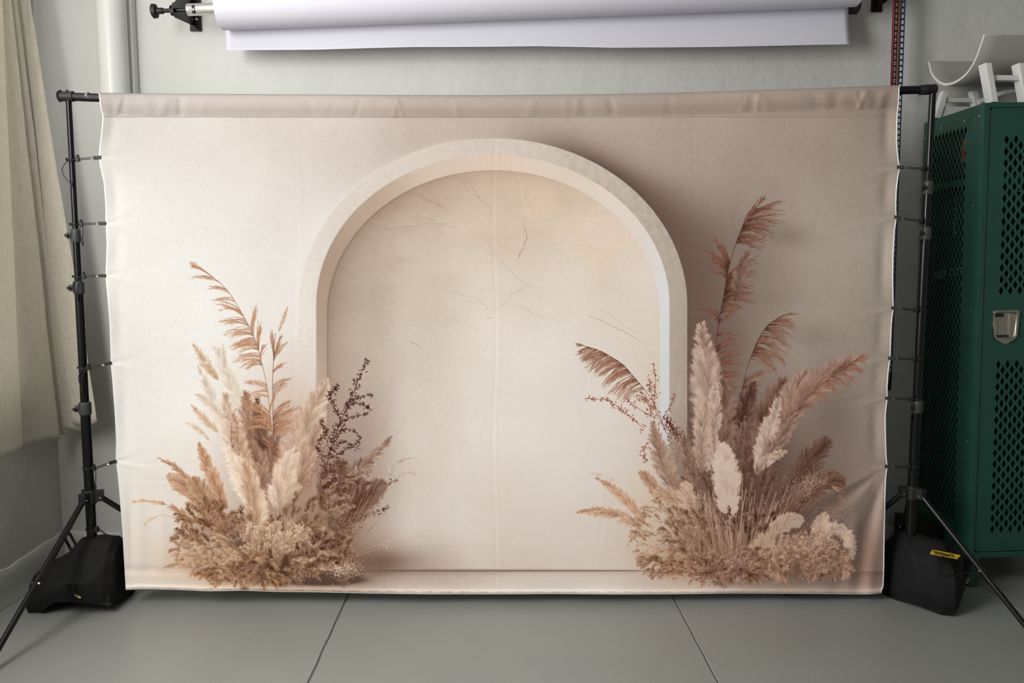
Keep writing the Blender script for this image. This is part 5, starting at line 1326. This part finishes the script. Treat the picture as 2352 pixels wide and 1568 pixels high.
# recessed handle
hx0, hx1, hz0, hz1 = 0.062, 0.172, 1.035, 1.172
b = MB()
cxh = (hx0+hx1)/2
def outline(inset, y):
    pts = [(hx0+inset, hz1-inset-0.006), (hx0+inset+0.006, hz1-inset), (hx1-inset-0.006, hz1-inset), (hx1-inset, hz1-inset-0.006), (hx1-inset-0.006, hz0+0.030+inset*0.3), (hx1-inset-0.016, hz0+0.018+inset*0.3)]
    if inset < 0.004: pts += [(cxh+0.008, hz0), (cxh-0.008, hz0)]
    else: pts += [(cxh+0.02, hz0+0.018+inset*0.3), (cxh-0.02, hz0+0.018+inset*0.3)]
    pts += [(hx0+inset+0.016, hz0+0.018+inset*0.3), (hx0+inset+0.006, hz0+0.030+inset*0.3)]
    return [(x, y, z) for x, z in pts]
r0, r1, r2, r3 = outline(0, 0.0045), outline(0.001, -0.005), outline(0.009, -0.005), outline(0.011, -0.003)
rows = [r0+[r0[0]], r1+[r1[0]], r2+[r2[0]], r3+[r3[0]]]; b.grid(rows)
hd = b.build('handle', M['nickel'], smooth=True, solid=0.0012); hd.parent = door
b = MB(); r3b = outline(0.011, -0.003); r4 = outline(0.013, 0.0036)
b.grid([r3b+[r3b[0]], r4+[r4[0]]]); b.add(r4, [tuple(range(len(r4)))])
o = b.build('recess', M['nickel'], smooth=True); o.parent = hd
b = MB(); b.box((cxh+0.018, 0.0005, (hz0+hz1)/2+0.006), (0.005, 0.007, 0.10)); b.box((cxh+0.028, 0.0022, (hz0+hz1)/2+0.006), (0.018, 0.003, 0.10))
o = b.build('latch_bar', M['nickel'], bevel=0.001); o.parent = hd
b = MB(); b.box((hx0+0.032, 0.0030, hz1-0.021), (0.034, 0.0014, 0.014)); o = b.build('slot', M['green_dark']); o.parent = hd
b = MB(); b.box((cxh, 0.0030, hz0+0.030), (0.066, 0.0014, 0.010)); o = b.build('slot', M['green_dark']); o.parent = hd
for z, r in ((hz1-0.036, 0.004), (hz1-0.062, 0.006), (hz1-0.088, 0.004)):
    b = MB(); b.tube([(hx0+0.030, 0.0036, z), (hx0+0.030, 0.001, z), (hx0+0.030, -0.0003, z)], [r, r*0.95, r*0.5], 14)
    o = b.build('rivet', M['nickel'], smooth=True); o.parent = hd
# rivets and bolt holes of the side
for y, z in ((0.03, 1.955), (0.060, 1.945), (0.13, 1.955), (0.30, 1.955), (0.055, 1.60), (0.045, 1.17), (0.05, 0.92), (LD-0.02, 1.93), (LD-0.02, 1.60), (0.04, 0.62), (0.3, 0.17), (0.1, 0.19)):
    b = MB(); b.tube([(-0.001, y, z), (-0.0025, y, z), (-0.0035, y, z)], [0.0045, 0.0042, 0.002], 12); lp(b.build('rivet', M['steel'], smooth=True))
for y, z in ((0.135, 1.90), (0.135, 1.875), (0.07, 1.60), (0.075, 1.5), (0.07, 1.33), (0.07, 1.12), (0.07, 0.9), (0.07, 0.74), (0.07, 0.56), (0.07, 0.44)):
    b = MB(); b.tube([(-0.0014, y, z), (-0.0008, y, z)], 0.003, 10); lp(b.build('bolt_hole', M['green_dark']))
# inside: shelf, added dark sheets that blacken the mesh holes, sticker and scrawl seen through the mesh
b = MB(); b.box((LW/2, LD/2, 1.705), (LW-0.02, LD-0.03, 0.030)); lp(b.build('shelf', M['green'], bevel=0.001))
b = MB(); b.box((0.060, LD/2, 0.91), (0.004, LD-0.03, 1.52)); lp(b.build('shade_backing', M['green_dark']))
b = MB(); b.box((0.060, LD/2, 1.86), (0.004, LD-0.03, 0.24)); o = lp(b.build('shade_backing', M['green_dark']))
def side_mat(y, z, tilt=0.0):    # text plane facing -X: reading direction runs towards the camera (-Y)
    return Matrix.Translation((0.0565, y, z)) @ Matrix(((0, 0, -1, 0), (-1, 0, 0, 0), (0, 1, 0, 0), (0, 0, 0, 1))) @ Matrix.Rotation(tilt, 4, 'Z')
o = text_mesh('scrawled_lettering', 'KEEP OUT', 0.046, M['chalk'], side_mat(0.318, 1.318, 0.10), None, bold=0.0008, spacing=1.05); o.parent = lock; tag(o, 'pale hand lettering seen through the mesh')
b = MB()
for k in range(9): b.box((0.0565, 0.275+0.006*math.sin(k*2.1), 1.66-k*0.020), (0.0008, 0.006+0.004*(k % 3), 0.012))
o = lp(b.build('paint_scuff', M['chalk']))
for nm, m_, boxes in (('sticker', 'sticker_yellow', [(0.215, 1.880, 0.05, 0.035)]), ('sticker', 'sticker_orange', [(0.155, 1.875, 0.07, 0.040), (0.20, 1.852, .08, .018)]),
                      ('sticker', 'sticker_red', [(0.20, 1.822, 0.09, 0.042), (0.15, 1.848, 0.06, 0.012)]), ('sticker', 'white_print', [(0.150, 1.832, 0.05, 0.006), (0.148, 1.820, 0.05, 0.006), (0.152, 1.808, 0.045, 0.006), (0.21, 1.806, 0.05, 0.004)])):
    b = MB()
    for i, (y, z, w_, h_) in enumerate(boxes): b.box((0.0572 if m_ != 'white_print' else 0.0562, y, z), (0.0012, w_, h_))
    o = lp(b.build(nm, M[m_]))
b = MB(); b.beam((LW*0.4, 0.05, 1.655), (LW*0.4, 0.40, 1.655), 0.006, 0.006); lp(b.build('hanging_rail', M['steel']))

# ---------------------------------------------------------------- white props on the locker
ZL = 2.008
prof_ = spline([(0.573, 2.275), (0.532, 2.221), (0.493, 2.183), (0.445, 2.154), (0.393, 2.138), (0.322, 2.136), (0.255, 2.153), (0.205, 2.190), (0.174, 2.233), (0.150, 2.279)] and [(0, p[0], p[1]) for p in [(0.560, 2.275), (0.532, 2.221), (0.493, 2.183), (0.445, 2.154), (0.393, 2.138), (0.322, 2.136), (0.255, 2.153), (0.205, 2.190), (0.174, 2.233), (0.150, 2.279)]], 6)
b = MB(); b.grid([[(x, p.y, p.z) for p in prof_] for x in np.linspace(1.955, 2.62, 12)])
o = b.build('curved_trough', M['trough'], smooth=True, solid=0.012); o.data.shade_smooth(); o.data.materials.append(M['white_wood']); o.modifiers['thickness'].material_offset_rim = 1
o.modifiers.new('bevel', 'BEVEL').width = 0.0015
tag(o, 'white curved half-round trough resting across the two white trestles on the locker', 'trough')
def trestle(label, y, legs, bars, wl, dp, extra=None):
    t = thing('wooden_trestle', label, 'trestle', (legs[0][1][0], y, ZL), 'white trestles on top of the locker')
    for (xt, zt_), (xb, zb_) in legs:
        b = MB(); b.poly([(xt-wl/2, y, zt_), (xt+wl/2, y, zt_), (xb+wl/2, y, zb_), (xb-wl/2, y, zb_)], (0, dp, 0)); put(b.build('leg', M['white_wood'], bevel=0.0015), t)
    for (xa, xb, z, h_) in bars:
        b = MB(); b.box(((xa+xb)/2, y+dp*0.5, z), (xb-xa, dp*0.55, h_)); put(b.build('crossbar', M['white_wood'], bevel=0.0015), t)
    if extra: extra(t)
def arc_rail(t):
    pts = [(2.00+0.16*s, 0.24, 2.022+0.055*math.sin(0.2+s*1.35)) for s in np.linspace(0, 1, 12)]
    b = MB()
    for a_, c_ in zip(pts[:-1], pts[1:]): b.beam(a_, c_, 0.012, 0.016)
    put(b.build('curved_rail', M['white_wood']), t)
trestle('white trestle at the front edge of the locker top, legs leaning apart', 0.112, [((1.957, 2.160), (1.994, ZL)), ((2.092, 2.160), (2.129, ZL))], [(1.975, 2.11, 2.105, 0.020)], 0.024, 0.050, arc_rail)
trestle('white trestle standing at the back of the locker top near the wall', 0.46, [((1.990, 2.126), (1.958, ZL)), ((2.118, 2.126), (2.150, ZL))], [(1.985, 2.125, 2.088, 0.020), (1.972, 2.138, 2.035, 0.050)], 0.026, 0.035)

# ---------------------------------------------------------------- sandbags
def sandbag(name, label, secs, half):
    """secs: cross-sections along the bag: (origin, list of (across, up) points); origin on the floor"""
    t = thing(name, label, 'sandbag', secs[0][0])
    b = MB(); rows = []
    for (o_, dirv, pts) in secs:
        o_ = Vector(o_); dv = Vector(dirv).normalized()
        ring_ = spline([Vector((p[0], 0, p[1])) for p in pts]+[Vector((pts[0][0], 0, pts[0][1]))], 5)
        rows.append([o_+dv*p.x+Vector((0, 0, max(p.z, 0.003))) for p in ring_])
    # interpolate between the sections
    n = 7; full = []
    for k in range(len(rows)-1):
        for s in range(n):
            full.append([rows[k][i].lerp(rows[k+1][i], (1-math.cos(math.pi*s/n))/2 if k in (0, len(rows)-2) else s/n) for i in range(len(rows[k]))])
    full.append(rows[-1])
    for r in full:
        for i, p in enumerate(r):
            d = noise.noise(p*9)*0.012+noise.noise(p*23)*0.006
            r[i] = Vector((p.x+d*0.5, p.y-d, max(0.003, p.z+d*(1 if p.z > 0.02 else 0))))
        r[-1] = r[0].copy()
    b.grid(full)
    c0 = sum((Vector(p) for p in full[0]), Vector())/len(full[0]); c1 = sum((Vector(p) for p in full[-1]), Vector())/len(full[-1])
    m_ = len(full[0])
    b.add(full[0]+[c0], [(i, i+1, m_) for i in range(m_-1)]); b.add(full[-1]+[c1], [(i, i+1, m_) for i in range(m_-1)])
    o = b.build('bag_body', M['bag'], smooth=True); o.data.shade_smooth(); put(o, t)
    return t
def gp(px, py, y): q = G(px, py, 'Y', y); return q
# left bag: a saddle thrown over the lower braces, its left pouch hanging in front of the leg
def sec(x, yb, yf, h, z0=0.004):
    """outline (across = Y, up = z) of one slice of a saddle bag; z0 lifts its front edge"""
    w = yb-yf
    return ((x, 0, 0), (0, 1, 0), [(yf, z0), (yf-0.012, z0+h*0.25), (yf+w*0.02, h*0.58), (yf+w*0.16, h*0.86), (yf+w*0.40, h), (yf+w*0.72, h*0.88), (yf+w*0.95, h*0.5), (yf+w, 0.03), (yf+w*0.8, 0.004), (yf+w*0.45, 0.004+z0*0.5)])
lb = sandbag('sandbag', 'black sandbag slumped over the left tripod base beside the curtain', [
    sec(-1.858, 0.04, -0.05, 0.07), sec(-1.838, 0.07, -0.085, 0.135), sec(-1.785, 0.10, -0.095, 0.18, 0.012), sec(-1.72, 0.14, -0.105, 0.215, 0.05), sec(-1.655, 0.15, -0.115, 0.275, 0.058), sec(-1.585, 0.15, -0.115, 0.282, 0.050), sec(-1.53, 0.14, -0.105, 0.278, 0.040), sec(-1.510, 0.12, -0.085, 0.255, 0.036)], 1)
q = gp(181, 1365, -0.118)
b = MB(); b.box(q+Vector((0, -0.012, 0.0)), (0.020, 0.003, 0.008), Matrix.Rotation(0.5, 3, 'Y')); o = b.build('tag', M['tag']); put(o, lb)
b = MB(); b.box(q+Vector((0.010, -0.014, -0.005)), (0.010, 0.003, 0.005), Matrix.Rotation(0.3, 3, 'Y')); o = b.build('tag', M['yellow']); put(o, lb)
# corner flap on the right of the left bag
b = MB(); b.poly([(-1.60, -0.112, 0.070), (-1.515, -0.100, 0.080), (-1.508, -0.105, 0.050), (-1.502, -0.108, 0.040), (-1.512, -0.110, 0.037), (-1.535, -0.112, 0.046)], (0, 0.012, 0)); put(b.build('corner_flap', M['bag'], bevel=0.003), lb)
rb = sandbag('sandbag', 'black sandbag with yellow name strip leaning on the right tripod base', [
    sec(1.585, 0.14, 0.055, 0.08), sec(1.612, 0.16, -0.02, 0.20), sec(1.655, 0.16, -0.105, 0.272, 0.02), sec(1.72, 0.16, -0.160, 0.270, 0.004), sec(1.765, 0.15, -0.185, 0.258), sec(1.82, 0.16, -0.120, 0.235, 0.012), sec(1.875, 0.16, -0.05, 0.205, 0.02), sec(1.905, 0.10, 0.0, 0.12, 0.02)], 1)
# the yellow strip, lying on the folded top edge
s0 = G(2142, 1261.5, 'Y', -0.150); s1 = G(2207, 1274.5, 'Y', -0.140); s2 = G(2199, 1283.5, 'Y', -0.168); s3 = G(2136, 1271.5, 'Y', -0.176)
n_ = ((s1-s0).cross(s3-s0)).normalized()
if n_.y > 0: n_ = -n_
off = Vector((0, 0, 0.0))
b = MB(); b.poly([p+off for p in (s0, s1, s2, s3)], -n_*0.002); o = b.build('name_strip', M['yellow'], bevel=0.0004); put(o, rb); tag(o, 'yellow name strip reading impact')
xv = (s1-s0).normalized()
zv = n_; yv = zv.cross(xv).normalized()
if yv.z < 0: yv = -yv; 
c_ = (s0+s1+s2+s3)/4+off+n_*0.0008
Mt = Matrix(((xv.x, yv.x, zv.x, c_.x-xv.x*0.006), (xv.y, yv.y, zv.y, c_.y-xv.y*0.006), (xv.z, yv.z, zv.z, c_.z-xv.z*0.006), (0, 0, 0, 1)))
o = text_mesh('name_lettering', 'impact', 0.033, M['ink'], Mt, rb, bold=0.0006, extrude=0.0003, spacing=0.98)
# strap loop beside it and a small buckle
pa = G(2212, 1277, 'Y', -0.11)+off; 
b = MB()
pts = spline([pa-Vector((0.02, 0, -0.004)), pa+Vector((0.012, 0, -0.006)), pa+Vector((0.030, 0.0, -0.028)), pa+Vector((0.034, 0.01, -0.065))], 6)
for p, q in zip(pts[:-1], pts[1:]): b.beam(p, q, 0.003, 0.016, up=(0, 1, 0))
put(b.build('strap', M['bag']), rb)
pk = G(2221, 1333, 'Y', -0.075); b = MB(); b.box(pk, (0.010, 0.010, 0.026), Matrix.Rotation(0.45, 3, 'Y')); put(b.build('buckle', M['tag'], bevel=0.001), rb)
# dark board box between the sandbag and the locker
b = MB(); b.box((1.925, 0.40, 0.095), (0.09, 0.24, 0.19))
o = b.build('dark_box', M['box'], bevel=0.003); tag(o, 'dark brown box on the floor between sandbag and locker side', 'box')
